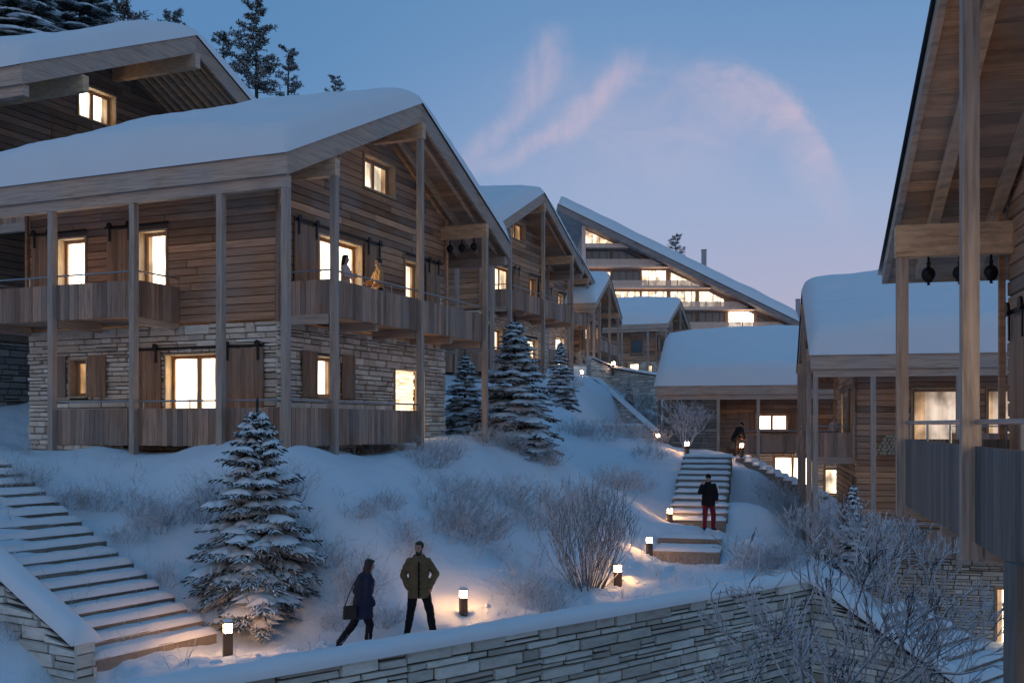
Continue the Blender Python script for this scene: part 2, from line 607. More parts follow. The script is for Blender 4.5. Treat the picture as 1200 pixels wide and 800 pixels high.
def chalet(label, B, zf, vx, sgn, S=1.06, L=10.6, uw=1.45, wins=(), ground='stone', base=4.0, left_balc=True, gable_gnd=True,
           post_bottom=-0.35, seed=1, lod=0, snow_t=0.44, bulge=0.34, clad='clad', wood_m='wood', stone_m='stone',
           group=None, eave_posts=(0.1, 1.8, 4.25, 6.735, 9.2), roof_snow=True, Sz=None, pw=0.076, right_posts=False, g_posts=True, rafter_gap=None, fh=0.49, eave_beam=True, rw=0.11):
    Sz = Sz or S
    rng = random.Random(seed)
    g = Vector(((vx - HX) / F, 1.0)).normalized()
    root = thing('chalet', label, 'chalet', (B[0], B[1], zf), math.atan2(-g.x, g.y), group)
    vl, vr, ub = -0.15, 8.45, L - 1.45

    def P(u, v, z):
        return (sgn * u * S, v * S, z * Sz)

    def qf(face):
        if face == 'g':
            return lambda a, o, z: P(uw - o, a, z)
        if face == 'e':
            return lambda a, o, z: P(a, vl - o, z)
        if face == 'r':
            return lambda a, o, z: P(a, vr + o, z)
        return lambda a, o, z: P(ub + o, a, z)

    def box(mb, u0, u1, v0, v1, z0, z1):
        mb.hexa([P(u0, v0, z0), P(u1, v0, z0), P(u1, v1, z0), P(u0, v1, z0), P(u0, v0, z1), P(u1, v0, z1), P(u1, v1, z1), P(u0, v1, z1)])

    def fin(mb, name, mat, parent=root, smooth=False):
        o = mb.build(name, mat, parent, smooth)
        fix_normals(o)
        return o

    ZB = 2.92                                # storey line between stone and timber

    def gext(z):
        h = (ZR - 0.28 - z) / SLOPE
        return (max(vl, VC - h), min(vr, VC + h))

    # --- walls
    ops = {f: [(w['a'][0], w['a'][1], w['z'][0], w['z'][1]) for w in wins if w['face'] == f] for f in 'gerb'}
    ze = zr(vl) - 0.28
    mb, bk = MB(), MB()
    for f in 'gerb':
        q = qf(f)
        if f in 'gb':
            planks(mb, q, gext, ZB, ZR - 0.3, ops[f], rng, 0.19 if not lod else 0.24)
            backing(bk, q, vl, vr, ZB, ZR - 0.3, ops[f], 0.0, gext)
        else:
            a0, a1 = uw, ub
            planks(mb, q, lambda z: (a0, a1), ZB, ze, ops[f], rng, 0.19 if not lod else 0.24)
            backing(bk, q, a0, a1, ZB, ze, ops[f], 0.0)
    for uu in (uw, ub):                      # corner boards
        for vv in (vl, vr):
            s = -1 if uu == uw else 1
            tt = -1 if vv == vl else 1
            box(mb, uu + s * 0.06 - 0.07, uu + s * 0.06 + 0.0, vv + tt * 0.055 - 0.07, vv + tt * 0.055 + 0.01, ZB - 0.03, ze + 0.05)
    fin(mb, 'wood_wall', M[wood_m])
    fin(bk, 'wall_core', M['wood_dark'])
    # ground storey
    mb, bk = MB(), MB()
    base_z = -base
    zs0 = base_z
    if ground == 'wood':
        wl = MB()
        for f in 'ger':
            q = qf(f)
            e = (vl, vr) if f in 'gb' else (uw, ub)
            planks(wl, q, lambda z: e, 0.0, ZB, ops[f], rng)
            backing(bk, q, e[0], e[1], 0, ZB, ops[f], 0.0)
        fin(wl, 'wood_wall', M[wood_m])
        st_top = -0.02
    else:
        st_top = ZB - 0.04
    hs = (0.07, 0.20, 0.2, 0.66) if not lod else (0.09, 0.2, 0.3, 0.8)
    for f in 'ger':
        q = qf(f)
        e = (vl - 0.03, vr + 0.03) if f in 'gb' else (uw - 0.03, ub + 0.03)
        so = [o for o in ops[f] if o[2] < st_top - 0.1]
        stones(mb, q, e[0], e[1], zs0 if f != 'r' else -1.0, st_top, so, rng, *hs)
        backing(bk, q, e[0] + 0.03, e[1] - 0.03, zs0, st_top, so, 0.0)
    backing(bk, qf('b'), vl, vr, zs0, ZB, [], 0.0)
    fin(mb, 'stone_wall', M[stone_m])
    fin(bk, 'wall_core', M['mortar'])

    # --- roof
    roof = MB()
    for side in (-1, 1):
        vA = V0 if side < 0 else V1
        n = 34 if not lod else 14
        for i in range(n):
            x0 = VC + (vA - VC) * i / n
            x1 = VC + (vA - VC) * (i + 1) / n
            u = 0.02
            while u < L - 0.03:
                nu = min(L - 0.02, u + rng.uniform(1.8, 4.2))
                if L - nu < 0.8:
                    nu = L - 0.02
                e = 0.004
                t = rng.uniform(0, 0.006)
                xa, xb = x0 + side * e, x1
                roof.hexa([P(u, xa, zr(xa) - 0.17 - t), P(nu - e, xa, zr(xa) - 0.17 - t), P(nu - e, xb, zr(xb) - 0.17 - t), P(u, xb, zr(xb) - 0.17 - t),
                           P(u, xa, zr(xa) - 0.05), P(nu - e, xa, zr(xa) - 0.05), P(nu - e, xb, zr(xb) - 0.05), P(u, xb, zr(xb) - 0.05)])
                u = nu
    ro = fin(roof, 'roof', M['soffit'])
    fa = MB()
    for side in (-1, 1):
        vA = V0 if side < 0 else V1
        for u0, u1 in ((-0.05, 0.02), (L - 0.02, L + 0.05)):
            fa.hexa([P(u0, VC, ZR - fh - 0.01), P(u1, VC, ZR - fh - 0.01), P(u1, vA, zr(vA) - fh), P(u0, vA, zr(vA) - fh),
                     P(u0, VC, ZR), P(u1, VC, ZR), P(u1, vA, zr(vA)), P(u0, vA, zr(vA))])
        o0, o1 = (vA - 0.055, vA + 0.005) if side < 0 else (vA - 0.005, vA + 0.055)
        box(fa, -0.047, L + 0.047, o0, o1, zr(vA) - fh + 0.01, zr(vA) - 0.004)
        # eave beam on the posts
        vb = V0 + 0.14 if side < 0 else V1 - 0.14
        if eave_beam:
            box(fa, 0.03, L - 0.03, vb - 0.09, vb + 0.09, zr(vA) - 0.72, zr(vA) - 0.46)
    fin(fa, 'fascia', M['fascia'], ro)
    # rafters
    us = [0.34 + i * (rafter_gap or (0.68 if not lod else 1.3)) for i in range(40)] if not rafter_gap else [0.3 + i * rafter_gap for i in range(11)]
    us = [u for u in us if u < L - 0.3]
    for side in (-1, 1):
        vA = V0 + 0.02 if side < 0 else V1 - 0.02
        if fh < 0.3:
            vA -= side * 0.35
        for u in us:
            r = MB()
            v_in = VC + side * 0.06
            r.hexa([P(u, v_in, zr(v_in) - 0.36), P(u + rw, v_in, zr(v_in) - 0.36), P(u + rw, vA, zr(vA) - 0.36), P(u, vA, zr(vA) - 0.36),
                    P(u, v_in, zr(v_in) - 0.178), P(u + rw, v_in, zr(v_in) - 0.178), P(u + rw, vA, zr(vA) - 0.178), P(u, vA, zr(vA) - 0.178)])
            fin(r, 'rafter', M['beam'], ro)
    for v, z0, z1 in ((0.0, 6.12, 6.52), (VC, 8.02, 8.44), (8.30, 6.12, 6.52)):
        pm = MB()
        box(pm, -0.13 if v == VC else -0.10, uw + 0.02, v - 0.1, v + 0.1, z0, z1)
        fin(pm, 'purlin', M['beam'])
    # --- snow on the roof
    if roof_snow:
        nu, nv = (64, 72) if not lod else (30, 36)
        vs, fs = [], []
        for i in range(nu + 1):
            fu = 0.5 - 0.5 * math.cos(math.pi * i / nu)
            fu = 0.35 * fu + 0.65 * i / nu
            u = -0.10 + (L + 0.20) * fu
            for j in range(nv + 1):
                fv = 0.5 - 0.5 * math.cos(math.pi * j / nv)
                fv = 0.45 * fv + 0.55 * j / nv
                v = V0 - 0.12 + (V1 - V0 + 0.24) * fv
                du, dv = min(u + 0.10, L + 0.10 - u), min(v - V0 + 0.12, V1 + 0.12 - v)
                ed = lambda d, w: math.sqrt(max(0.0, 1 - (1 - min(d / w, 1)) ** 2))
                e = min(ed(du, 0.42), 1) * min(ed(dv, 0.55), 1)
                hump = math.sin(math.pi * min(max((u + 0.1) / (L + 0.2), 0), 1)) ** 0.7
                nn = noise.noise(Vector((u * 0.45 + seed * 3.1, v * 0.45, seed))) * 0.10 + noise.noise(Vector((u * 1.1, v * 1.9, seed * 2.0))) * 0.06 + noise.noise(Vector((u * 2.6, v * 3.4, seed * 4.0))) * 0.022
                base_h = ZR - SLOPE * (math.sqrt((v - VC) ** 2 + 0.55) - 0.30) + 0.0
                base_h = zr(v) * (1 - e) + base_h * e
                z = base_h + 0.004 + e * (snow_t + bulge * hump + nn)
                vs.append(P(u, v, z))
        for i in range(nu):
            for j in range(nv):
                a = i * (nv + 1) + j
                fs.append((a, a + 1, a + nv + 2, a + nv + 1))
        sm = MB()
        sm.add(vs, fs)
        so = fin(sm, 'snow_layer', M['snow'], ro, True)
        if so.data.polygons[len(fs) // 2].normal.z < 0:
            so.data.flip_normals()

    # --- posts
    for v, zt in ((0.0, 6.12), (VC, 8.02), (8.30, 6.12)) if g_posts else ():
        pm = MB()
        box(pm, -0.02 - pw, -0.02 + pw, v - pw, v + pw, post_bottom, zt)
        fin(pm, 'post', M['post'])
    for u in eave_posts:
        for vv in (V0 + 0.14, V1 - 0.14):
            if vv > 0 and not right_posts:
                continue
            pm = MB()
            box(pm, u - pw, u + pw, vv - pw, vv + pw, -0.35 if vv < 0 else -0.6, zr(V0) - 0.72)
            fin(pm, 'post', M['post'])

    # --- balconies
    def run(pts, z0, rail_z, clad_h, floor, under=True):
        """floor: list of boxes; pts: polyline (u,v) of the parapet"""
        fm = MB()
        for (u0, u1, v0, v1) in floor:
            n = max(1, int((u1 - u0 if u1 - u0 < v1 - v0 else v1 - v0) / 0.16))
            for i in range(n):               # deck boards run the long way
                if u1 - u0 < v1 - v0:
                    box(fm, u0 + (u1 - u0) * i / n, u0 + (u1 - u0) * (i + 1) / n - 0.006, v0, v1, z0 + 0.05, z0 + 0.14 + rng.uniform(0, 0.004))
                else:
                    box(fm, u0, u1, v0 + (v1 - v0) * i / n, v0 + (v1 - v0) * (i + 1) / n - 0.006, z0 + 0.05, z0 + 0.14 + rng.uniform(0, 0.004))
        bo = fin(fm, 'balcony', M['soffit'])
        cm, rm = MB(), MB()
        for (ua, va), (ub_, vb) in zip(pts[:-1], pts[1:]):
            d = Vector((ub_ - ua, vb - va))
            ln = d.length
            d.normalize()
            nn = Vector((-d.y, d.x))
            n = max(1, round(ln / (0.145 if not lod else 0.2)))
            for i in range(n):
                s0, s1 = ln * i / n + 0.004, ln * (i + 1) / n - 0.004
                t = 0.018 + rng.uniform(0, 0.012)
                c = [Vector((ua, va)) + d * s0 - nn * t, Vector((ua, va)) + d * s1 - nn * t, Vector((ua, va)) + d * s1 + nn * 0.018, Vector((ua, va)) + d * s0 + nn * 0.018]
                j = rng.uniform(-0.008, 0.008)
                cm.hexa([P(p.x, p.y, z0 + j) for p in c] + [P(p.x, p.y, z0 + clad_h) for p in c])
            m0 = 0.05
            rm.tube([P(ua, va, z0 + rail_z), P(ub_, vb, z0 + rail_z)], 0.021 * S, 8)
            k = max(1, round(ln / 1.5))
            cx = sum((f[0] + f[1]) / 2 for f in floor) / len(floor)
            cy = sum((f[2] + f[3]) / 2 for f in floor) / len(floor)
            if (Vector((cx, cy)) - Vector((ua, va))).dot(nn) < 0:
                nn = -nn
            for i in range(k + 1):
                p = Vector((ua, va)) + d * (m0 + (ln - 2 * m0) * i / k) + nn * 0.035
                rm.tube([P(p.x, p.y, z0 + 0.4), P(p.x, p.y, z0 + rail_z)], 0.011 * S, 6)
        fin(cm, 'cladding', M[clad], bo)
        fin(rm, 'handrail', M['steel'], bo)
        return bo

    zu = 2.95
    b1 = run([(uw - 0.03, -0.03), (0.03, -0.03), (0.03, 8.34), (uw - 0.03, 8.34)], zu, 1.05, 0.84, [(0.06, uw - 0.03, 0.0, 8.31)])
    for v in (0.0, 2.08, VC, 6.22, 8.26):
        jm = MB()
        box(jm, 0.09, uw - 0.02, v - 0.07, v + 0.07, zu - 0.17, zu + 0.045)
        fin(jm, 'joist', M['fascia'], b1)
    if left_balc:
        b2 = run([(4.25, vl - 0.06), (4.25, -1.62), (9.3, -1.62), (9.3, vl - 0.06)], zu, 1.05, 0.84, [(4.28, 9.27, -1.59, vl - 0.04)])
        for u in (4.35, 6.735, 9.15):
            jm = MB()
            box(jm, u - 0.07, u + 0.07, -1.58, vl - 0.03, zu - 0.17, zu + 0.045)
            fin(jm, 'joist', M['fascia'], b2)
        run([(6.8, -1.62), (0.03, -1.62)], 0.0, 1.01, 0.845, [(0.06, 6.8, -1.59, vl - 0.04)])
    if gable_gnd:
        run([(0.03, -1.62), (0.03, VC)], 0.0, 1.01, 0.845, [(0.06, uw - 0.03, -0.13, VC)])

    # --- windows
    for w in wins:
        q = qf(w['face'])
        (a0, a1), (z0, z1) = w['a'], w['z']
        flip = 1

        def qb(mb, x0, x1, o0, o1, y0, y1):
            mb.hexa([q(x0, o0, y0), q(x1, o0, y0), q(x1, o1, y0), q(x0, o1, y0), q(x0, o0, y1), q(x1, o0, y1), q(x1, o1, y1), q(x0, o1, y1)])
        cm = MB()
        t, oi, oo = 0.045, -0.26, 0.075
        qb(cm, a0, a0 + t, oi, oo, z0, z1)
        qb(cm, a1 - t, a1, oi, oo, z0, z1)
        qb(cm, a0 + t, a1 - t, oi, oo - 0.004, z1 - t, z1)
        qb(cm, a0 + t, a1 - t, oi, oo + 0.02, z0, z0 + t)
        wo = fin(cm, 'window', M['casing'])
        if w['lit'] == 'room':               # open view into a lobby whose stone wall itself glows
            rm = MB()
            stones(rm, lambda a, o, z: q(a, o - 1.0, z), a0 - 1.2, a1 + 1.2, z0 - 0.05, z1 + 0.3, [], rng, 0.07, 0.15, 0.2, 0.6)
            fin(rm, 'stone_lobby', M['glowing_stone'], wo)
            continue
        fm = MB()
        b, f0, f1 = 0.085, -0.23, -0.16
        x0, x1, y0, y1 = a0 + t, a1 - t, z0 + t, z1 - t
        n = w['n']
        xs = [x0 + (x1 - x0) * i / n for i in range(n + 1)]
        qb(fm, x0, x1, f0, f1, y1 - b, y1)
        qb(fm, x0, x1, f0, f1, y0, y0 + b)
        for i, x in enumerate(xs):
            e0 = x if i == 0 else x - b * (0.5 if i == n and False else 0.75)
            e1 = x if i == n else x + b * 0.75
            if i == 0:
                e1 = x + b
            if i == n:
                e0 = x - b
            qb(fm, e0, e1, f0 - 0.002, f1 + 0.004, y0 + b, y1 - b)
        fin(fm, 'frame', M['frame'], wo)
        for i in range(n):
            pm = MB()
            pm.add([q(xs[i], -0.205, y0), q(xs[i + 1], -0.205, y0), q(xs[i + 1], -0.205, y1), q(xs[i], -0.205, y1)], [(0, 1, 2, 3)])
            pm.build('pane', M[w['lit']], wo)
        if w['lit'] in ('lit', 'lit_soft', 'lit_cream') and not lod:
            cuts = [(x0 + 0.07, x0 + 0.07 + (x1 - x0) * rng.uniform(0.12, 0.22)), (x1 - 0.07 - (x1 - x0) * rng.uniform(0.12, 0.22), x1 - 0.07)]
            for c0, c1 in cuts[:2 if rng.random() < 0.6 else 1]:
                cu = MB()
                m = 18
                vv = []
                for i in range(m + 1):
                    x = c0 + (c1 - c0) * i / m
                    o = -0.198 + 0.006 * math.sin(i * 1.9)
                    vv += [q(x, o, y0 + 0.04), q(x, o, y1 - 0.05)]
                cu.add(vv, [(2 * i, 2 * i + 2, 2 * i + 3, 2 * i + 1) for i in range(m)])
                cu.build('curtain', M['curtain'], wo, True)
        for s0, s1 in w.get('sh', ()):
            sm = MB()
            n = max(2, round((s1 - s0) / 0.13))
            for i in range(n):
                c0, c1 = s0 + (s1 - s0) * i / n, s0 + (s1 - s0) * (i + 1) / n
                qb(sm, c0 + 0.002, c1 - 0.002, 0.085, 0.12 + rng.uniform(0, 0.006), z0 + 0.02, z1 + 0.06)
            fin(sm, 'shutter', M['shutter'])
        if w.get('rail'):
            rm = MB()
            r0, r1 = w['rail']
            qb(rm, r0, r1, 0.125, 0.145, z1 + 0.10, z1 + 0.15)
            for s0, s1 in w['sh']:
                for x in (s0 + 0.12, s1 - 0.12):
                    qb(rm, x - 0.025, x + 0.025, 0.148, 0.165, z1 - 0.22, z1 + 0.2)
                    c = q(x, 0.16, z1 + 0.17)
                    e = q(x, 0.19, z1 + 0.17)
                    rm.tube([c, e], 0.075 * S, 12)
            fin(rm, 'shutter_rail', M['metal'])
    root['_B'] = 0
    del root['_B']
    return root


def local_to_world(B, zf, vx, sgn, S, Sz=None):
    Sz = Sz or S
    """returns f(u,v,z) -> world point for a chalet"""
    g = Vector(((vx - HX) / F, 1.0)).normalized()
    ax = Vector((g.y, -g.x)) * sgn

    def f(u, v, z=0.0):
        return Vector((B[0] + (ax.x * u + g.x * v) * S, B[1] + (ax.y * u + g.y * v) * S, zf + z * Sz))
    return f


# bells hung from a purlin
def cowbell_mesh():
    mb = MB()
    prof = [(0.0, 0.02), (0.06, 0.01), (0.105, -0.03), (0.128, -0.09), (0.125, -0.15), (0.10, -0.20), (0.075, -0.225), (0.07, -0.25), (0.062, -0.25), (0.05, -0.2)]
    n = 16
    vs, fs = [], []
    for r, z in prof:
        for k in range(n):
            t = 2 * math.pi * k / n
            vs.append((r * math.cos(t), r * math.sin(t) * 0.8, z))
    for i in range(len(prof) - 1):
        for k in range(n):
            fs.append((i * n + k, (i + 1) * n + k, (i + 1) * n + (k + 1) % n, i * n + (k + 1) % n))
    mb.add(vs, fs)
    mb.tube([(0, 0, 0.0), (0, 0, 0.10)], 0.03, 8)
    mb.tube([(0, 0, -0.2), (0, 0, -0.30)], [0.012, 0.03], 8)
    return mb.mesh('cowbell', M['metal'], True)


_bell = cowbell_mesh()
_strap = MB()
_strap.box(-0.02, 0.02, -0.008, 0.008, 0.09, 0.20)
_strap.box(-0.025, 0.025, -0.03, 0.03, 0.07, 0.10)
_strap = _strap.mesh('strap', M['metal'])


def cowbell(loc, label, group, s=1.0, rz=0.0):
    o = bpy.data.objects.new('cowbell', _bell)
    col.objects.link(o)
    o.location = loc
    o.scale = (s, s, s)
    o.rotation_euler = (0, 0, rz)
    tag(o, label, 'cowbell', group)
    k = bpy.data.objects.new('strap', _strap)
    col.objects.link(k)
    k.parent = o
# ------------------------------------------------------------------ vegetation
def spindle(mb, p, d, ln, r, squash, rng, up=Vector((0, 0, 1)), n=5, droop=0.0):
    d = d.normalized()
    a = d.cross(up)
    if a.length < 1e-3:
        a = Vector((1, 0, 0))
    a.normalize()
    b = a.cross(d)
    prof = ((0.0, 0.45), (0.3, 1.0), (0.7, 0.85), (1.0, 0.12))
    vs, fs = [], []
    j = rng.uniform(0, 6.28)
    for (t, rr) in prof:
        c = p + d * (ln * t) - Vector((0, 0, droop * ln * t * t))
        for k in range(n):
            th = j + 2 * math.pi * k / n
            q = r * rr * rng.uniform(0.8, 1.2)
            vs.append(c + a * (math.cos(th) * q) + b * (math.sin(th) * q * squash))
    for i in range(3):
        for k in range(n):
            k2 = (k + 1) % n
            fs.append((i * n + k, i * n + k2, (i + 1) * n + k2, (i + 1) * n + k))
    mb.add(vs, fs)


def make_spruce(H, Rb, seed, tiers=17, snow=1.0, dens=1.0, padw=1.0):
    rng = random.Random(seed)
    tr, fo, sn = MB(), MB(), MB()
    tr.tube([(0, 0, -0.4), (0, 0, H * 0.3), (0, 0, H * 0.97)], [0.02 * H, 0.016 * H, 0.003 * H], 8)
    for k in range(tiers):
        f = k / (tiers - 1)
        h = H * (0.05 + 0.89 * (1 - (1 - f) ** 1.15))
        Lt = Rb * (1 - f) ** 0.78 * rng.uniform(0.92, 1.06) + 0.05 * H * 0.35
        nb = max(5, int((15 - 8 * f) * dens))
        ph0 = rng.uniform(0, 6.28)
        for b in range(nb):
            phi = ph0 + 2 * math.pi * b / nb + rng.uniform(-0.22, 0.22)
            Lb = Lt * rng.choice((rng.uniform(0.5, 0.8), rng.uniform(0.8, 1.0), rng.uniform(0.95, 1.18)))
            out = Vector((math.cos(phi), math.sin(phi), 0))
            side = Vector((-out.y, out.x, 0))
            rise = 0.30 * f + 0.02 - 0.10 * (1 - f) + rng.uniform(-0.06, 0.06)
            droop = 0.26 * (1 - f * 0.7) / max(Lb, 0.2) * rng.uniform(0.7, 1.3)
            hh = h + rng.uniform(-0.03, 0.03) * H * 0.5
            pt = lambda r: out * r + Vector((0, 0, hh + rise * r - droop * r * r + 0.10 * droop * r ** 3 / max(Lb, 0.2)))
            fo.tube([pt(Lb * t) for t in (0.0, 0.35, 0.7, 1.0)], [0.014 * H * 0.35 + 0.008, 0.014, 0.012, 0.006], 4, cap=False)
            ns = max(4, int(Lb / 0.105))
            for i in range(1, ns + 1):
                r = Lb * (i / ns)
                w = (Lb * 0.40 * (1 - 0.72 * i / ns) + 0.07) * rng.uniform(0.75, 1.2)
                for sgn in (-1, 1):
                    if rng.random() < 0.08:
                        continue
                    d = out * 0.75 + side * sgn * 0.8 + Vector((0, 0, -0.10 + rng.uniform(-0.14, 0.08)))
                    spindle(fo, pt(r * 0.96), d, w, rng.uniform(0.022, 0.034), 0.75, rng, droop=0.22)
                    if w > 0.2:
                        for q in (0.45, 0.75):
                            d2 = out * 0.95 + side * sgn * rng.uniform(-0.2, 0.35) + Vector((0, 0, -0.12))
                            spindle(fo, pt(r * 0.96) + d.normalized() * w * q, d2, w * 0.42, 0.022, 0.8, rng, droop=0.25)
                if rng.random() < 0.6:       # hanging dark sprays below
                    d = out * 0.4 + side * rng.uniform(-0.6, 0.6) + Vector((0, 0, -0.8))
                    spindle(fo, pt(r), d, rng.uniform(0.06, 0.13), 0.02, 0.7, rng)
            spindle(fo, pt(Lb * 0.9), out + Vector((0, 0, -0.1)), Lb * 0.14 + 0.05, 0.026, 0.8, rng)
            # snow lying on the branch, with a lobed rim
            if rng.random() < 0.86 * snow and Lb > 0.12:
                r0, r1 = Lb * rng.uniform(0.18, 0.42), Lb * rng.uniform(0.70, 0.95)
                m = max(4, int((r1 - r0) / 0.055))
                nn = 6
                vs, fs = [], []
                lob = [rng.uniform(0.35, 1.2) for _ in range(m + 1)]
                lob2 = [rng.uniform(0.35, 1.2) for _ in range(m + 1)]
                for i in range(m + 1):
                    t = i / m
                    r = r0 + (r1 - r0) * t
                    c = pt(r)
                    wd = padw * (Lb * 0.36 * (1 - 0.68 * r / Lb) + 0.055) * math.sqrt(max(0.0, 1 - (2 * t - 1) ** 4)) + 0.004
                    for j in range(nn + 1):
                        y = -1 + 2 * j / nn
                        ww = wd * (lob[i] if y < 0 else lob2[i])
                        hgt = (1 - y * y) * padw * (0.062 + 0.035 * noise.noise(Vector((c.x * 7, c.y * 7, y * 2 + seed)))) * min(1, wd / 0.10)
                        vs.append(c + side * (y * ww) + Vector((0, 0, 0.012 + hgt - 0.16 * y * y * ww)) + out * (abs(y) * ww * 0.6))
                for i in range(m):
                    for j in range(nn):
                        a = i * (nn + 1) + j
                        fs.append((a, a + nn + 1, a + nn + 2, a + 1))
                sn.add(vs, fs)
    for i in range(10):                      # leader
        spindle(fo, Vector((0, 0, H * (0.90 + 0.008 * i))), Vector((rng.uniform(-1, 1), rng.uniform(-1, 1), 1.1)), 0.10, 0.016, 0.8, rng)
    fo.tube([(0, 0, H * 0.93), (0.01, 0, H * 0.97), (0.01, 0, H), (0.01, 0, H * 1.02)], [0.02, 0.026, 0.03, 0.008], 8)
    return (tr.mesh('trunk', M['bark']), fo.mesh('crown', M['spruce']), sn.mesh('snow_load', M['snow'], True))


def tree_from(meshes, name, label, loc, rz=0, s=1.0, group=None):
    t = thing(name, label, 'tree', loc, rz, group, s)
    for me in meshes:
        o = bpy.data.objects.new(me.name.split('.')[0], me)
        col.objects.link(o)
        o.parent = t
    return t


def grow(mb, p, d, ln, r, depth, rng, spread=0.6, up=0.15, kids=(2, 4), wob=0.18, shrink=0.66, n=4, rmin=0.004, curve=0.0):
    seg = 4 if depth > 0 else 3
    pts, rad = [p], [r]
    dd = d.normalized()
    for i in range(seg):
        dd = (dd + Vector((rng.gauss(0, wob), rng.gauss(0, wob), rng.gauss(0, wob) + up * 0.5))).normalized()
        pts.append(pts[-1] + dd * ln / seg)
        rad.append(max(rmin, r * (1 - 0.5 * (i + 1) / seg)))
    mb.tube(pts, rad, n if r > 0.02 else 3, cap=False)
    if depth <= 0:
        return
    k = rng.randint(*kids)
    for i in range(k):
        t = rng.uniform(0.35, 1.0) if i < k - 1 else 1.0
        q = t * seg
        i0 = min(int(q), seg - 1)
        bp = pts[i0].lerp(pts[i0 + 1], q - i0)
        rr = rad[i0]
        ax = Vector((rng.gauss(0, 1), rng.gauss(0, 1), rng.gauss(0, 0.6)))
        ax = (ax - dd * ax.dot(dd))
        if ax.length < 1e-3:
            continue
        ax.normalize()
        nd = (dd * math.cos(spread) + ax * math.sin(spread) * rng.uniform(0.6, 1.3) + Vector((0, 0, up))).normalized()
        grow(mb, bp, nd, ln * shrink * rng.uniform(0.7, 1.2), max(rmin, rr * 0.68), depth - 1, rng, spread, up, kids, wob, shrink, n, rmin)


def frost_shrub_mesh(seed, n=70, h=0.6, w=0.6, mat='frost', sub=3, r=0.006):
    rng = random.Random(seed)
    mb = MB()
    for i in range(n):
        a = rng.uniform(0, 6.28)
        q = rng.random() ** 0.6
        p = Vector((math.cos(a) * q * w * 0.45, math.sin(a) * q * w * 0.45, -0.05))
        d = Vector((math.cos(a) * q * 0.8 + rng.gauss(0, 0.25), math.sin(a) * q * 0.8 + rng.gauss(0, 0.25), 1.0))
        ln = h * rng.uniform(0.6, 1.15) * (1 - 0.35 * q)
        grow(mb, p, d, ln, r * rng.uniform(0.8, 1.3), 2 if rng.random() < 0.75 else 1, rng, 0.55, 0.1, (2, sub), 0.22, 0.55, 3, 0.0035)
    return mb.mesh('shrub', M[mat])


def single(me, name, label, cat, loc, rz=0.0, s=1.0, group=None):
    o = bpy.data.objects.new(name, me)
    col.objects.link(o)
    o.location = loc
    o.rotation_euler = (0, 0, rz)
    o.scale = (s, s, s) if not hasattr(s, '__len__') else s
    return tag(o, label, cat, group)


# ------------------------------------------------------------------ bollard lamps
def bollard_meshes():
    b = MB()
    w = 0.075
    prof = [(0.0, w), (0.42, w), (0.425, w - 0.006)]
    for (z0, r0), (z1, r1) in zip(prof[:-1], prof[1:]):
        b.hexa([(-r0, -r0, z0 - (0.25 if z0 == 0 else 0)), (r0, -r0, z0 - (0.25 if z0 == 0 else 0)), (r0, r0, z0 - (0.25 if z0 == 0 else 0)), (-r0, r0, z0 - (0.25 if z0 == 0 else 0)),
                (-r1, -r1, z1), (r1, -r1, z1), (r1, r1, z1), (-r1, r1, z1)])
    l = MB()
    q = 0.062
    l.box(-q, q, -q, q, 0.427, 0.575)
    c = MB()
    c.box(-0.078, 0.078, -0.078, 0.078, 0.577, 0.605)
    for sx in (-1, 1):
        for sy in (-1, 1):
            c.box(sx * 0.068 - 0.006, sx * 0.068 + 0.006, sy * 0.068 - 0.006, sy * 0.068 + 0.006, 0.427, 0.577)
    s = MB()
    vs, fs = [], []
    for i in range(9):
        for j in range(9):
            x, y = -1 + i / 4, -1 + j / 4
            e = math.sqrt(max(0, 1 - max(abs(x), abs(y)) ** 3))
            vs.append((x * 0.076, y * 0.076, 0.607 + 0.045 * e))
    for i in range(8):
        for j in range(8):
            a = i * 9 + j
            fs.append((a, a + 9, a + 10, a + 1))
    s.add(vs, fs)
    m, t, p = new_mat('lamp_glass')
    p.inputs['Base Color'].default_value = (0.9, 0.6, 0.35, 1)
    p.inputs['Emission Color'].default_value = (1.0, 0.58, 0.24, 1)
    p.inputs['Emission Strength'].default_value = 150
    nz = t.noise(t.n('ShaderNodeTexCoord').outputs['Object'], 9, 2, 0.5)
    t.l(t.mix(nz, (1.0, 0.43, 0.15), (1.0, 0.55, 0.22)), p.inputs['Emission Color'])
    return [('post', b.mesh('post', plain('bollard_bronze', (0.13, 0.085, 0.055), 0.55, 0.3))), ('lens', l.mesh('lens', m)),
            ('cap', c.mesh('cap', plain('bollard_cap', (0.05, 0.042, 0.036), 0.5, 0.4))), ('snow_cap', s.mesh('snow_cap', M['snow'], True))]


BOLL = bollard_meshes()


def bollard(loc, label, s=1.0, power=14.0):
    t = thing('bollard_lamp', label, 'bollard lamp', loc, 0.4, 'bollard lamps along the paths and stairs', s)
    for nm, me in BOLL:
        o = bpy.data.objects.new(nm, me)
        col.objects.link(o)
        o.parent = t
    return t


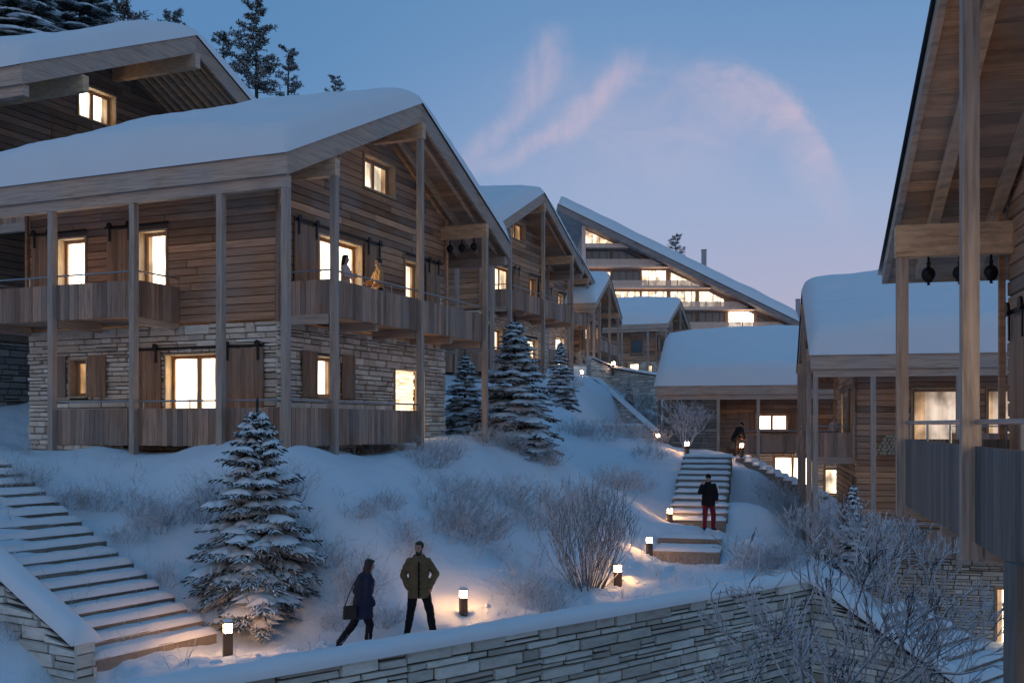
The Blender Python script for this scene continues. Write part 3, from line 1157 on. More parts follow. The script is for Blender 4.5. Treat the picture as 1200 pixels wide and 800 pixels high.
# ------------------------------------------------------------------ people
def remeshed(mb, voxel, name, mat, parent, it=2, crease=0.0):
    me = mb.mesh('tmp')
    o = bpy.data.objects.new('tmp', me)
    col.objects.link(o)
    import bmesh
    bm = bmesh.new()
    bm.from_mesh(me)
    bmesh.ops.recalc_face_normals(bm, faces=bm.faces)
    bm.to_mesh(me)
    bm.free()
    r = o.modifiers.new('r', 'REMESH')
    r.mode = 'VOXEL'
    r.voxel_size = voxel
    sm = o.modifiers.new('s', 'SMOOTH')
    sm.iterations = it
    sm.factor = 0.5
    dg = bpy.context.evaluated_depsgraph_get()
    nm = bpy.data.meshes.new_from_object(o.evaluated_get(dg))
    bpy.data.objects.remove(o)
    nm.name = name
    nm.materials.clear()
    nm.materials.append(mat)
    if crease:
        nm.update()
        nrm = [vtx.normal.copy() for vtx in nm.vertices]
        for vtx, nv_ in zip(nm.vertices, nrm):
            p_ = vtx.co
            a_ = noise.noise(Vector((p_.x * 9 + 3, p_.y * 9, p_.z * 13 + 1.7 * p_.x * 9))) + 0.6 * noise.noise(Vector((p_.x * 22, p_.y * 22, p_.z * 30)))
            vtx.co = p_ + nv_ * (a_ * crease)
    nm.polygons.foreach_set('use_smooth', [True] * len(nm.polygons))
    q = bpy.data.objects.new(name, nm)
    col.objects.link(q)
    q.parent = parent
    return q


def limb(mb, pts, rad, n=12):
    pts = [Vector(p) for p in pts]
    mb.tube(pts, rad, n)
    for p, r in zip(pts, rad):
        mb.ball(p, r * 0.99, r * 0.99, r * 0.99, 10, 6)


def smooth_pts(a, b, c, ra, rb, rc):
    a, b, c = Vector(a), Vector(b), Vector(c)
    return [a, a.lerp(b, 0.5), b, b.lerp(c, 0.5), c], [ra, (ra + rb) / 2 * 1.02, rb, (rb + rc) / 2 * 1.04, rc]


def person(label, loc, rz, H, J, coat, trousers, hair_style='short', coat_hem=0.72, coat_mat=None, leg_mat=None, shoe_mat=None,
           head_rot=(0, 0, 0), beard=False, hood=False, skirt=1.0, group=None, hat=None, fit=1.0, collar=True, female=False):
    """J: joints in a 1.8 m frame facing -Y: pelvis, chest, neck, head, and (L,R) shoulder elbow wrist hip knee ankle toe"""
    k = H / 1.8
    root = thing('person', label, 'person', loc, rz, group, k)
    V = Vector
    pel, che, nek, hd = V(J['pelvis']), V(J['chest']), V(J['neck']), V(J['head'])
    sx = (V(J['shL']) - V(J['shR'])).normalized()
    fw = sx.cross(V((0, 0, 1))).normalized()
    fw = -fw if fw.y > 0 and rz == rz and False else fw
    hr = Matrix.Rotation(head_rot[2], 3, 'Z') @ Matrix.Rotation(head_rot[0], 3, 'X') @ Matrix.Rotation(head_rot[1], 3, 'Y')
    # ---- body: one continuous skin surface
    b = MB()
    w = 0.92 if female else 1.0
    b.loft([(pel + V((0, 0, -0.05)), sx * 0.15, fw * 0.10), (pel + V((0, 0, 0.08)), sx * 0.145 * w, fw * 0.10), (pel.lerp(che, 0.5), sx * 0.13 * w, fw * 0.095),
            (che, sx * 0.16 * w, fw * 0.11), (che.lerp(nek, 0.7), sx * 0.15 * w, fw * 0.09), (nek, sx * 0.062, fw * 0.06)], 16)
    limb(b, [nek - V((0, 0, 0.05)), nek.lerp(hd, 0.5), hd - V((0, 0, 0.03))], [0.062, 0.054, 0.052])
    for s in 'LR':
        p, r = smooth_pts(J['sh' + s], J['el' + s], J['wr' + s], 0.05, 0.038, 0.026)
        limb(b, p, r)
        p, r = smooth_pts(J['hip' + s], J['kn' + s], J['an' + s], 0.085, 0.055, 0.038)
        limb(b, p, r)
        # hand: palm, four fingers, thumb
        wr, el = V(J['wr' + s]), V(J['el' + s])
        d = (wr - el).normalized()
        hand_d = V(J.get('hd' + s, d)).normalized()
        a = hand_d.cross(fw)
        if a.length < 0.1:
            a = hand_d.cross(V((0, 0, 1)))
        a.normalize()
        nrm = a.cross(hand_d)
        pc = wr + hand_d * 0.055
        b.loft([(wr, a * 0.025, nrm * 0.02), (pc - hand_d * 0.01, a * 0.038, nrm * 0.017), (pc + hand_d * 0.04, a * 0.04, nrm * 0.014)], 10)
        for i, fl in enumerate((0.068, 0.078, 0.073, 0.058)):
            q = pc + hand_d * 0.038 + a * (-0.03 + 0.02 * i)
            b.tube([q, q + hand_d * fl * 0.45 + nrm * 0.006, q + hand_d * fl * 0.8 + nrm * 0.024, q + hand_d * fl * 0.9 + nrm * 0.036], [0.0095, 0.009, 0.0085, 0.007], 6)
        q = wr + hand_d * 0.03 - a * 0.03
        b.tube([q, q - a * 0.022 + hand_d * 0.03 + nrm * 0.01, q - a * 0.024 + hand_d * 0.058 + nrm * 0.018], [0.012, 0.0105, 0.008], 6)
    # head
    HV = lambda x, y, z: hd + hr @ V((x, y, z))
    b.ball(HV(0, 0.012, 0.035), 0.074, 0.093, 0.092, 16, 12, hr)
    b.ball(HV(0, -0.020, -0.035), 0.058, 0.066, 0.078, 14, 10, hr)
    b.ball(HV(0, -0.055, -0.085), 0.028, 0.025, 0.024, 10, 8, hr)
    b.tube([HV(0, -0.082, 0.022), HV(0, -0.104, -0.012), HV(0, -0.088, -0.028)], [0.010, 0.016, 0.012], 8)
    b.ball(HV(0, -0.078, 0.036), 0.045, 0.014, 0.010, 10, 6, hr)
    b.ball(HV(0, -0.082, -0.052), 0.022, 0.010, 0.007, 8, 6, hr)
    for sgn in (-1, 1):
        b.ball(HV(sgn * 0.075, 0.012, 0.0), 0.012, 0.02, 0.032, 8, 6, hr)
        b.ball(HV(sgn * 0.034, -0.062, -0.015), 0.022, 0.022, 0.022, 8, 6, hr)
    remeshed(b, 0.0095, 'body', M['skin'], root, 2)
    e = MB()
    for sgn in (-1, 1):
        e.ball(HV(sgn * 0.031, -0.0795, 0.014), 0.012, 0.008, 0.007, 8, 6, hr)
        e.tube([HV(sgn * 0.014, -0.092, 0.036), HV(sgn * 0.05, -0.084, 0.037)], [0.005, 0.004], 5)
    e.build('eyes', M['hair'], root, True)
    # ---- hair
    h = MB()
    if hat:
        h.ball(HV(0, 0.012, 0.060), 0.088, 0.106, 0.085, 16, 10, hr)
        h.loft([(HV(0, 0.008, 0.03), hr @ V((0.091, 0, 0)), hr @ V((0, 0.109, 0.012))), (HV(0, 0.008, 0.07), hr @ V((0.089, 0, 0)), hr @ V((0, 0.107, 0)))], 18)
        remeshed(h, 0.01, 'hat', hat, root, 3)
    elif not hood:
        h.ball(HV(0, 0.030, 0.055), 0.083, 0.092, 0.086, 16, 10, hr)
        h.ball(HV(0, -0.030, 0.102), 0.060, 0.052, 0.034, 12, 8, hr)
        for sgn in (-1, 1):
            h.ball(HV(sgn * 0.068, 0.012, 0.035), 0.016, 0.04, 0.045, 8, 6, hr)
        if hair_style == 'long':
            h.loft([(HV(0, 0.045, 0.06), hr @ V((0.084, 0, 0)), hr @ V((0, 0.07, 0))), (hd + V((0, 0.075, -0.06)), V((0.086, 0, 0)), V((0, 0.055, 0))),
                    (hd + V((0, 0.090, -0.16)), V((0.080, 0, 0)), V((0, 0.05, 0))), (hd + V((0, 0.095, -0.25)), V((0.05, 0, 0)), V((0, 0.035, 0)))], 14)
            for sgn in (-1, 1):
                h.tube([HV(sgn * 0.07, 0.0, 0.06), HV(sgn * 0.083, 0.01, -0.03), HV(sgn * 0.08, 0.03, -0.13), HV(sgn * 0.07, 0.06, -0.2)], [0.022, 0.024, 0.024, 0.012], 8)
        remeshed(h, 0.010, 'hair', M['hair'], root, 2)
    if beard:
        h = MB()
        h.ball(HV(0, -0.050, -0.082), 0.046, 0.043, 0.036, 12, 8, hr)
        for sgn in (-1, 1):
            h.ball(HV(sgn * 0.052, -0.015, -0.055), 0.014, 0.034, 0.045, 8, 6, hr)
        h.tube([HV(-0.026, -0.084, -0.046), HV(0, -0.096, -0.040), HV(0.026, -0.084, -0.046)], [0.007, 0.008, 0.007], 6)
        remeshed(h, 0.009, 'beard', M['hair'], root, 2)
    # ---- coat
    c = MB()
    hem = coat_hem
    ax = (che - pel)
    hemc = pel + (V((pel.x, pel.y, hem)) - pel) * 1.0
    hemc = V((pel.x, pel.y, hem)) - V((ax.x, ax.y, 0)) * 0.3
    f = fit
    c.loft([(hemc, sx * 0.205 * f * skirt * w, fw * 0.175 * f * skirt), (hemc.lerp(pel, 0.5), sx * 0.20 * f * w, fw * 0.16 * f), (pel + V((0, 0, 0.06)), sx * 0.188 * f * w, fw * 0.15 * f),
            (pel.lerp(che, 0.5), sx * 0.178 * f * w, fw * 0.142 * f), (che, sx * 0.188 * f * w, fw * 0.150 * f), (che.lerp(nek, 0.55), sx * 0.180 * f * w, fw * 0.128 * f),
            (che.lerp(nek, 0.88), sx * 0.125 * w, fw * 0.10), (nek + V((0, 0, 0.01)), sx * 0.078, fw * 0.078)], 18)
    for s in 'LR':
        p, r = smooth_pts(J['sh' + s], J['el' + s], J['wr' + s], 0.074 * f, 0.066 * f, 0.054 * f)
        limb(c, p, r)
    if collar:
        c.loft([(nek - V((0, 0, 0.02)), sx * 0.105, fw * 0.10), (nek + V((0, 0, 0.05)) + fw * 0.0, sx * 0.088, fw * 0.086)], 16)
    if hood:
        c.ball(HV(0, 0.030, 0.030), 0.102, 0.115, 0.125, 16, 10, hr)
        c.loft([(nek - V((0, 0, 0.03)), sx * 0.10, fw * 0.10), (HV(0, 0.03, -0.06), hr @ V((0.092, 0, 0)), hr @ V((0, 0.085, 0)))], 14)
    co = remeshed(c, 0.013, coat, coat_mat, root, 3, 0.014)
    # ---- trousers and shoes
    t = MB()
    t.loft([(pel + V((0, 0, -0.1)), sx * 0.165 * w, fw * 0.125), (pel + V((0, 0, 0.1)), sx * 0.16 * w, fw * 0.12)], 14)
    for s in 'LR':
        an = V(J['an' + s])
        p, r = smooth_pts(J['hip' + s], J['kn' + s], an + V((0, 0, -0.02)), 0.108, 0.080, 0.064)
        limb(t, p, r)
    remeshed(t, 0.013, trousers, leg_mat, root, 2, 0.010)
    for s in 'LR':
        sh = MB()
        an, to = V(J['an' + s]), V(J['toe' + s])
        d = (to - an)
        flat = V((d.x, d.y, 0)).normalized()
        sd = V((-flat.y, flat.x, 0))
        heel = an - flat * 0.06 + V((0, 0, -0.055))
        sh.loft([(heel, sd * 0.03, V((0, 0, 0.035))), (an + V((0, 0, -0.045)), sd * 0.043, V((0, 0, 0.045))), (an.lerp(to, 0.55) + V((0, 0, -0.015)), sd * 0.047, V((0, 0, 0.036))), (to, sd * 0.032, V((0, 0, 0.024)))], 12)
        sh.tube([an + V((0, 0, -0.05)), an + V((0, 0, 0.05))], [0.05, 0.052], 12)
        remeshed(sh, 0.011, 'shoe', shoe_mat, root, 2)
    return root


def stand(**kw):
    J = dict(pelvis=(0, 0, 0.95), chest=(0, 0, 1.28), neck=(0, 0.01, 1.50), head=(0, -0.01, 1.665),
             shL=(0.19, 0, 1.43), shR=(-0.19, 0, 1.43), elL=(0.27, 0.03, 1.14), elR=(-0.27, 0.03, 1.14), wrL=(0.27, -0.06, 0.90), wrR=(-0.27, -0.06, 0.90),
             hipL=(0.095, 0, 0.92), hipR=(-0.095, 0, 0.92), knL=(0.12, -0.02, 0.50), knR=(-0.12, -0.02, 0.50), anL=(0.13, 0.02, 0.095), anR=(-0.13, 0.02, 0.095),
             toeL=(0.16, -0.16, 0.03), toeR=(-0.16, -0.16, 0.03))
    J.update(kw)
    return J
# ------------------------------------------------------------------ layout constants
WALL_O = Vector((7.27, 25.5))              # corner of the retaining wall
WD = Vector((0.752, 0.659)).normalized()   # along the wall, away to the right
WN = Vector((-WD.y, WD.x))                 # behind the wall
LOW = -7.2


def st(s, t):
    return WALL_O + WD * s + WN * t


def to_st(x, y):
    d = Vector((x, y)) - WALL_O
    return d.dot(WD), d.dot(WN)


S1 = 1.06
H1 = dict(B=(-4.30, 24.9), zf=-0.514, vx=1110, sgn=-1, S=S1)
W1 = local_to_world(**H1)
g8 = Vector(((891 - HX) / F, 1)).normalized()
H8B = Vector((4.01, 9.0)) - g8 * 4.15 * S1
H8 = dict(B=(H8B.x, H8B.y), zf=-3.98, vx=891, sgn=1, S=S1, Sz=1.0)
W8 = local_to_world(**H8)
H7c = Vector((9.86, 33.9)) + g8 * 1.84 * S1
H7 = dict(B=(H7c.x, H7c.y), zf=-4.3, vx=891, sgn=1, S=S1)
W7 = local_to_world(**H7)
H6c = Vector((7.54, 54.0)) + g8 * 1.84 * S1
H6 = dict(B=(H6c.x, H6c.y), zf=-4.57, vx=891, sgn=1, S=S1)
W6 = local_to_world(**H6)
g1 = Vector(((1110 - HX) / F, 1)).normalized()
H2B = Vector((1.59, 53.3)) - g1 * 4.15 * S1
H2 = dict(B=(H2B.x, H2B.y), zf=2.45, vx=1110, sgn=-1, S=S1)
W2 = local_to_world(**H2)
H3B = Vector((4.15, 76.0)) - g1 * 4.15 * S1
H3 = dict(B=(H3B.x, H3B.y), zf=4.4, vx=1110, sgn=-1, S=S1)
H0S = 1.36
H0B = Vector((-12.4, 40.3)) - g1 * 4.15 * H0S
H0 = dict(B=(H0B.x, H0B.y), zf=15.15 - 8.96 * H0S, vx=1110, sgn=-1, S=H0S)
W0 = local_to_world(**H0)
g4 = Vector(((930 - HX) / F, 1)).normalized()
H4B = Vector((8.0, 85.0)) - g4 * 4.15 * S1
H4 = dict(B=(H4B.x, H4B.y), zf=2.7, vx=930, sgn=-1, S=S1)
g5 = Vector(((1060 - HX) / F, 1)).normalized()
H5B = Vector((17.26, 106.0)) - g5 * 4.15 * S1
H5 = dict(B=(H5B.x, H5B.y), zf=3.2, vx=1060, sgn=-1, S=S1)

# ------------------------------------------------------------------ terrain
CP = []


def cp(px, py, Y):
    CP.append(tuple(at(px, py, Y)))


for a in ((490, 738, 19.8), (422, 753, 19.4), (267, 761, 18.4), (543, 716, 21.6), (724, 681, 24.2), (761, 651, 29.5), (830, 622, 33.0), (784, 613, 36.0),
          (620, 700, 21.8), (640, 660, 25.5), (690, 684, 24.0), (600, 525, 36), (545, 514, 38), (657, 476, 51), (820, 533, 43.5), (862, 533, 48), (805, 527, 46),
          (730, 514, 49), (690, 506, 51), (770, 522, 50), (700, 445, 63), (681, 440, 66), (718, 428, 80), (740, 480, 58), (900, 600, 36), (900, 640, 29.5), (900, 560, 42), (960, 588, 45),
          (935, 572, 50), (640, 530, 37), (700, 560, 38), (740, 585, 36), (660, 600, 31), (560, 600, 27), (610, 560, 32), (520, 640, 23.6), (760, 560, 40), (570, 660, 23.5),
          (300, 713, 20.9), (255, 745, 19.5), (880, 628, 31.5)):
    cp(*a)
for yy, zz in ((29.4, -3.98), (30.2, -3.98), (31.0, -3.90), (31.8, -3.86), (32.5, -3.66)):
    for xx in (4.5, 5.4, 6.3):
        CP.append((xx + (yy - 30) * 0.24, yy, zz))
for u in (0.0, 2.5, 5, 7.5, 10):            # foot of the big chalet
    p = W1(u, -2.15)
    CP.append((p.x, p.y, -0.70))
    p = W1(u, 2.0)
    CP.append((p.x, p.y, -0.85))
for v in (0.0, 2, 4, 6, 8.5, 10.5):
    p = W1(-0.25, v)
    CP.append((p.x, p.y, -0.80 if v < 5 else -0.62))
    p = W1(4, v)
    CP.append((p.x, p.y, -0.8))
for s in range(-30, 1, 3):                  # strip behind the long wall
    p = st(s, 0.4)
    CP.append((p.x, p.y, -3.98))
    p = st(s, 1.6)
    if s > -18:
        CP.append((p.x, p.y, -3.95 if s < -3 else -3.85))
# left staircase flank
L0, R0 = Vector((-6.98, 17.2)), Vector((-5.56, 19.5))
SD = Vector((-0.85, 0.525)).normalized()
SWID = (R0 - L0).length
for i in range(0, 9):
    q = R0 + SD * i * 0.85
    z = -3.98 + i * 0.85 * 0.469 - 0.05
    for off in (-0.2, 0.5):
        p = q + (R0 - L0).normalized() * off
        CP.append((p.x, p.y, z - 0.1))
    p = L0 + SD * i * 0.85 - (R0 - L0).normalized() * 0.3
    CP.append((p.x, p.y, z - 0.15))
    p = L0 + SD * i * 0.85 - (R0 - L0).normalized() * 1.6
    CP.append((p.x, p.y, min(z - 0.5, -3.2)))
for p, z in ((W1(12, -2), -0.5), (W1(14, 2), -0.5), (W0(0, 0), -0.6), (W0(0, 4), -0.2), (W0(0, 8), 0.5), (W0(5, 4), 3.0), (W1(2, 14), -0.2), (W1(4, 20), 1.0)):
    CP.append((p.x, p.y, z))
for v in (-1.5, 2, 5, 8.5):
    p = W2(-0.6, v)
    CP.append((p.x, p.y, 1.9 + 0.05 * v))
    p = W2(5, v)
    CP.append((p.x, p.y, 2.5))
for p, z in ((W7(-0.6, -1.6), -6.0), (W7(-0.4, 3), -4.9), (W7(-0.4, 8), -4.2), (W7(3, -2.5), -7.15), (W7(8, -2.5), -7.2), (W7(4, 4), -6.5), (W7(8, 6), -6.5),
             (W6(0.5, -2.3), -1.6), (W6(-1.5, -1), -0.9), (W6(3.3, -2.2), -3.0), (W6(6, -2.2), -3.6), (W6(9, -2), -4.5), (W6(5, 4), -4.0),
             (st(1.5, 0.3), -3.9), (st(3.0, 0.6), -4.2), (st(5, 0.5), -6.2), (st(8, 0.4), -7.15), (st(14, 0.4), -7.2), (st(3.5, 3.0), -3.9), (st(5.5, 3.2), -5.0)):
    CP.append((p.x, p.y, z))
for p, z in (((12, 95), 4.8), ((20, 100), 3.4), ((5, 80), 4.5), ((-30, 40), 3), ((-30, 70), 8), ((-60, 120), 16), ((0, 120), 6), ((40, 140), 2), ((60, 100), -3), ((40, 60), -6),
             ((90, 160), -4), ((-40, 22), -3), ((-25, 16), -4.2), ((20, 140), 4), ((-60, 30), 0), ((9.5, 75), 1.6), ((13, 80), 1.5), ((60, 40), -7.2), ((14, 66), -2.5)):
    CP.append((p[0], p[1], z))
CP = np.array(CP)


def _rbf(c):
    A = np.sqrt(((CP[:, None, :2] - CP[None, :, :2]) ** 2).sum(-1) + c * c)
    n = len(CP)
    K = np.zeros((n + 3, n + 3))
    K[:n, :n] = -A + np.eye(n) * 0.03
    K[:n, n] = 1
    K[:n, n + 1:] = CP[:, :2]
    K[n:, :n] = K[:n, n:].T
    return np.linalg.solve(K, np.concatenate([CP[:, 2], np.zeros(3)]))


_C = 0.8
_WT = _rbf(_C)


def gz_arr(X, Y):
    X, Y = np.asarray(X, float), np.asarray(Y, float)
    out = np.zeros_like(X)
    for i in range(0, X.size, 20000):
        x, y = X.ravel()[i:i + 20000], Y.ravel()[i:i + 20000]
        A = -np.sqrt((x[:, None] - CP[None, :, 0]) ** 2 + (y[:, None] - CP[None, :, 1]) ** 2 + _C * _C)
        out.ravel()[i:i + 20000] = A @ _WT[:-3] + _WT[-3] + _WT[-2] * x + _WT[-1] * y
    # far away the land levels out below the skyline
    far = np.clip((np.hypot(X - 10, Y - 50) - 130) / 120, 0, 1)
    far = far * far * (3 - 2 * far)
    return out * (1 - far) + (-12) * far


def bumps(x, y):
    n = noise.noise
    return (n(Vector((x * 0.55, y * 0.55, 3.1))) * 0.14 + n(Vector((x * 1.5, y * 1.5, 7.7))) * 0.06 + n(Vector((x * 4, y * 4, 1.2))) * 0.016)


PATHS = [[(-14, 12.0), (-6.0, 17.6), (-2.8, 19.2), (-1.8, 19.7), (0.6, 21.6), (3.2, 25.2), (4.6, 28.4), (5.4, 30.4), (6.1, 33.2), (6.3, 34.8)],
         [(8.0, 42.5), (9.6, 46.0), (10.4, 48.0)], [(-4.9, 18.9), (-3.4, 19.4)], [(7.9, 42.8), (7.4, 46.5), (6.6, 49.5)]]


def trod(x, y):
    best = 9.0
    for pl in PATHS:
        for (ax, ay), (bx, by) in zip(pl[:-1], pl[1:]):
            dx, dy = bx - ax, by - ay
            k = max(0.0, min(1.0, ((x - ax) * dx + (y - ay) * dy) / (dx * dx + dy * dy)))
            best = min(best, math.hypot(x - ax - dx * k, y - ay - dy * k))
    if best > 1.3:
        return 0.0
    w = 1 - best / 1.3
    w = w * w * (3 - 2 * w)
    n = noise.noise
    c = n(Vector((x * 3.1, y * 3.1, 5.5)))
    return w * (-0.08 + 0.11 * c + 0.07 * n(Vector((x * 7.5, y * 7.5, 2.5))) - 0.05 * max(0, n(Vector((x * 2.4, y * 2.4, 8.5)))))


def gz(x, y):
    return float(gz_arr(np.array([x]), np.array([y]))[0]) + bumps(x, y) + trod(x, y)


def span(parts):
    out = []
    for a, b, d in parts:
        n = max(1, int(round((b - a) / d)))
        out += [a + (b - a) * i / n for i in range(n)]
    out.append(parts[-1][1])
    return out


def sheet(ss, ts, zfun):
    ns, nt_ = len(ss), len(ts)
    Sg, Tg = np.meshgrid(ss, ts, indexing='ij')
    X = WALL_O.x + WD.x * Sg + WN.x * Tg
    Y = WALL_O.y + WD.y * Sg + WN.y * Tg
    Z = zfun(Sg, Tg, X, Y)
    vs = np.stack([X, Y, Z], -1).reshape(-1, 3)
    fs = []
    for i in range(ns - 1):
        for j in range(nt_ - 1):
            a = i * nt_ + j
            fs.append((a, a + nt_, a + nt_ + 1, a + 1))
    return vs, fs


def z_up(Sg, Tg, X, Y):
    Z = gz_arr(X, Y)
    B = np.array([bumps(x, y) + (trod(x, y) if 10 < y < 52 and -16 < x < 13 else 0.0) for x, y in zip(X.ravel(), Y.ravel())]).reshape(X.shape)
    return Z + B * np.clip((200 - np.hypot(X, Y)) / 100, 0, 1)


def z_right(Sg, Tg, X, Y):
    # falling ground with the stairs, right of the corner
    X0 = WALL_O.x + WD.x * Sg + WN.x * 0.2
    Y0 = WALL_O.y + WD.y * Sg + WN.y * 0.2
    top = gz_arr(X0, Y0)
    k = np.clip((0.2 - Tg) / 6.4, 0, 1)
    top = np.maximum(top, LOW)
    B = np.array([bumps(x, y) for x, y in zip(X.ravel(), Y.ravel())]).reshape(X.shape)
    return top * (1 - k) + LOW * k - 0.75 * np.minimum(1, k * 6) * np.minimum(1, (1 - k) * 4) * (Sg < 3.0) + B * np.where(k < 1, 0.4, 1)


gm = MB()
far_s = span([(-1500, -200, 130), (-200, -60, 14), (-60, -26, 2), (-26, -18, 0.22), (-18, 6, 0.125), (6, 14, 0.2), (14, 40, 0.8), (40, 140, 5), (140, 1500, 136)])
far_t = span([(0.2, 10, 0.125), (10, 26, 0.19), (26, 60, 0.6), (60, 160, 3), (160, 2000, 92)])
gm.add(*sheet(far_s, far_t, z_up))
rs = span([(0.2, 14, 0.2), (14, 60, 2), (60, 1500, 144)])
rt = span([(-600, -40, 56), (-40, -8, 2), (-8, 0.2, 0.2)])
gm.add(*sheet(rs, rt, z_right))
ls = span([(-1500, -40, 146), (-40, 0.2, 0.5)])
lt = span([(-600, -40, 56), (-40, -12, 2), (-12, 0.2, 0.5)])
gm.add(*sheet(ls, lt, lambda s, t, X, Y: np.full_like(X, LOW)))
ground = gm.build('ground', M['ground'], None, True)
tag(ground, kind='structure')

# ------------------------------------------------------------------ retaining walls
rng = random.Random(11)


def snow_cap(mb, P0, P1, z0, z1, w, h, side, seed, n=None, over=0.06):
    """rounded snow ridge along a wall top from P0 to P1 (2-D), side = unit 2-D normal"""
    ln = (P1 - P0).length
    n = n or max(8, int(ln / 0.12))
    prof = [(-0.5 - over / w, -0.03), (-0.5 - over / w * 1.1, 0.35), (-0.46, 0.72), (-0.36, 0.93), (-0.15, 1.0), (0.1, 1.0), (0.33, 0.94), (0.45, 0.74), (0.5 + over / w * 1.1, 0.36), (0.5 + over / w, -0.03)]
    vs, fs = [], []
    for i in range(n + 1):
        t = i / n
        p = P0.lerp(P1, t)
        e = min(1.0, math.sqrt(max(0, 1 - (1 - min(1, min(t, 1 - t) * ln / 0.10)) ** 2)) + 0.05)
        for k, (a, b) in enumerate(prof):
            nn = noise.noise(Vector((p.x * 1.3, p.y * 1.3, seed + a))) * 0.10 + noise.noise(Vector((p.x * 5, p.y * 5, seed + a * 3))) * 0.05
            q = p + side * (a * w * (1 + 0.25 * nn))
            vs.append((q.x, q.y, z0 + (z1 - z0) * t + b * h * (1 + nn * 2.0) * e))
    m = len(prof)
    for i in range(n):
        for k in range(m - 1):
            a = i * m + k
            fs.append((a, a + 1, a + m + 1, a + m))
    fs.append(tuple(range(m)))
    fs.append(tuple(n * m + k for k in range(m - 1, -1, -1)))
    mb.add(vs, fs)


def wall_thing(name, label, P0, P1, zt0, zt1, zb0, zb1, w, cat='wall', hs=(0.11, 0.24, 0.4, 1.15), snow_h=0.17, mat='stone_grey', seed=1, sides=(1, -1), d=0.05, group=None):
    r = random.Random(seed)
    t = thing(name, label, cat, (0, 0, 0), 0, group)
    d2 = (P1 - P0).normalized()
    n2 = Vector((-d2.y, d2.x))
    ln = (P1 - P0).length
    st_, co = MB(), MB()
    slope_ = abs(zt1 - zt0) / ln
    top = lambda a: zt0 + (zt1 - zt0) * a / ln - (0.10 if slope_ > 0.05 else 0.0)
    bot = min(zb0, zb1)
    for sd in sides:
        def q(a, o, z, sd=sd):
            p = P0 + d2 * a + n2 * (sd * (w / 2 - 0.06 + o))
            return (p.x, p.y, z)
        stones(st_, q, 0, ln, bot, max(zt0, zt1), [], r, *hs, d=d, top=top)
    for (base, dirv) in ((P0, -d2), (P1, d2)):
        def q(a, o, z, base=base, dirv=dirv):
            p = base + n2 * (a - w / 2) + dirv * (o - 0.05)
            return (p.x, p.y, z)
        stones(st_, q, 0.03, w - 0.03, bot, zt0 if base is P0 else zt1, [], r, *hs, d=d)
    a, b = P0 + d2 * 0.06, P1 - d2 * 0.06
    k = w / 2 - 0.055
    c = [a - n2 * k, b - n2 * k, b + n2 * k, a + n2 * k]
    zz = [zt0, zt1, zt1, zt0]
    co.hexa([(p.x, p.y, bot) for p in c] + [(p.x, p.y, z - 0.01) for p, z in zip(c, zz)])
    o = st_.build('stone_face', M[mat], t)
    fix_normals(o)
    fix_normals(co.build('core', M['mortar'], t))
    cap = MB()
    snow_cap(cap, P0 - d2 * 0.03, P1 + d2 * 0.03, zt0 - 0.005, zt1 - 0.005, w + 0.02, snow_h, n2, seed * 1.7)
    so = cap.build('snow_cap', M['snow'], t, True)
    fix_normals(so)
    return t


ZW = -3.80
wall_thing('retaining_wall', 'long snow-capped stone wall across the front, below the standing couple', st(-32, 0.0), st(0.22, 0.0), ZW, ZW, LOW, LOW, 0.50, seed=3, snow_h=0.20, d=0.06, hs=(0.10, 0.24, 0.35, 0.98))
wall_thing('retaining_wall', 'sloping snow-capped stone wall descending to the right behind the bare front tree', st(0.0, -0.28), st(0.0, -6.6), ZW - 0.02, -6.95, LOW, LOW, 0.46, seed=4, snow_h=0.18)
LW = (R0 - L0).normalized()
pa, pb = L0 - LW * 0.32, L0 - LW * 0.32 + SD * 9.0
wall_thing('stair_wall', 'sloping snow-capped stone wing wall beside the left staircase', pa - SD * 0.25, pb, -3.55, -3.55 + 9.25 * 0.469, -4.9, -4.9, 0.42, seed=5, snow_h=0.19, mat='stone_grey')

# ------------------------------------------------------------------ staircases


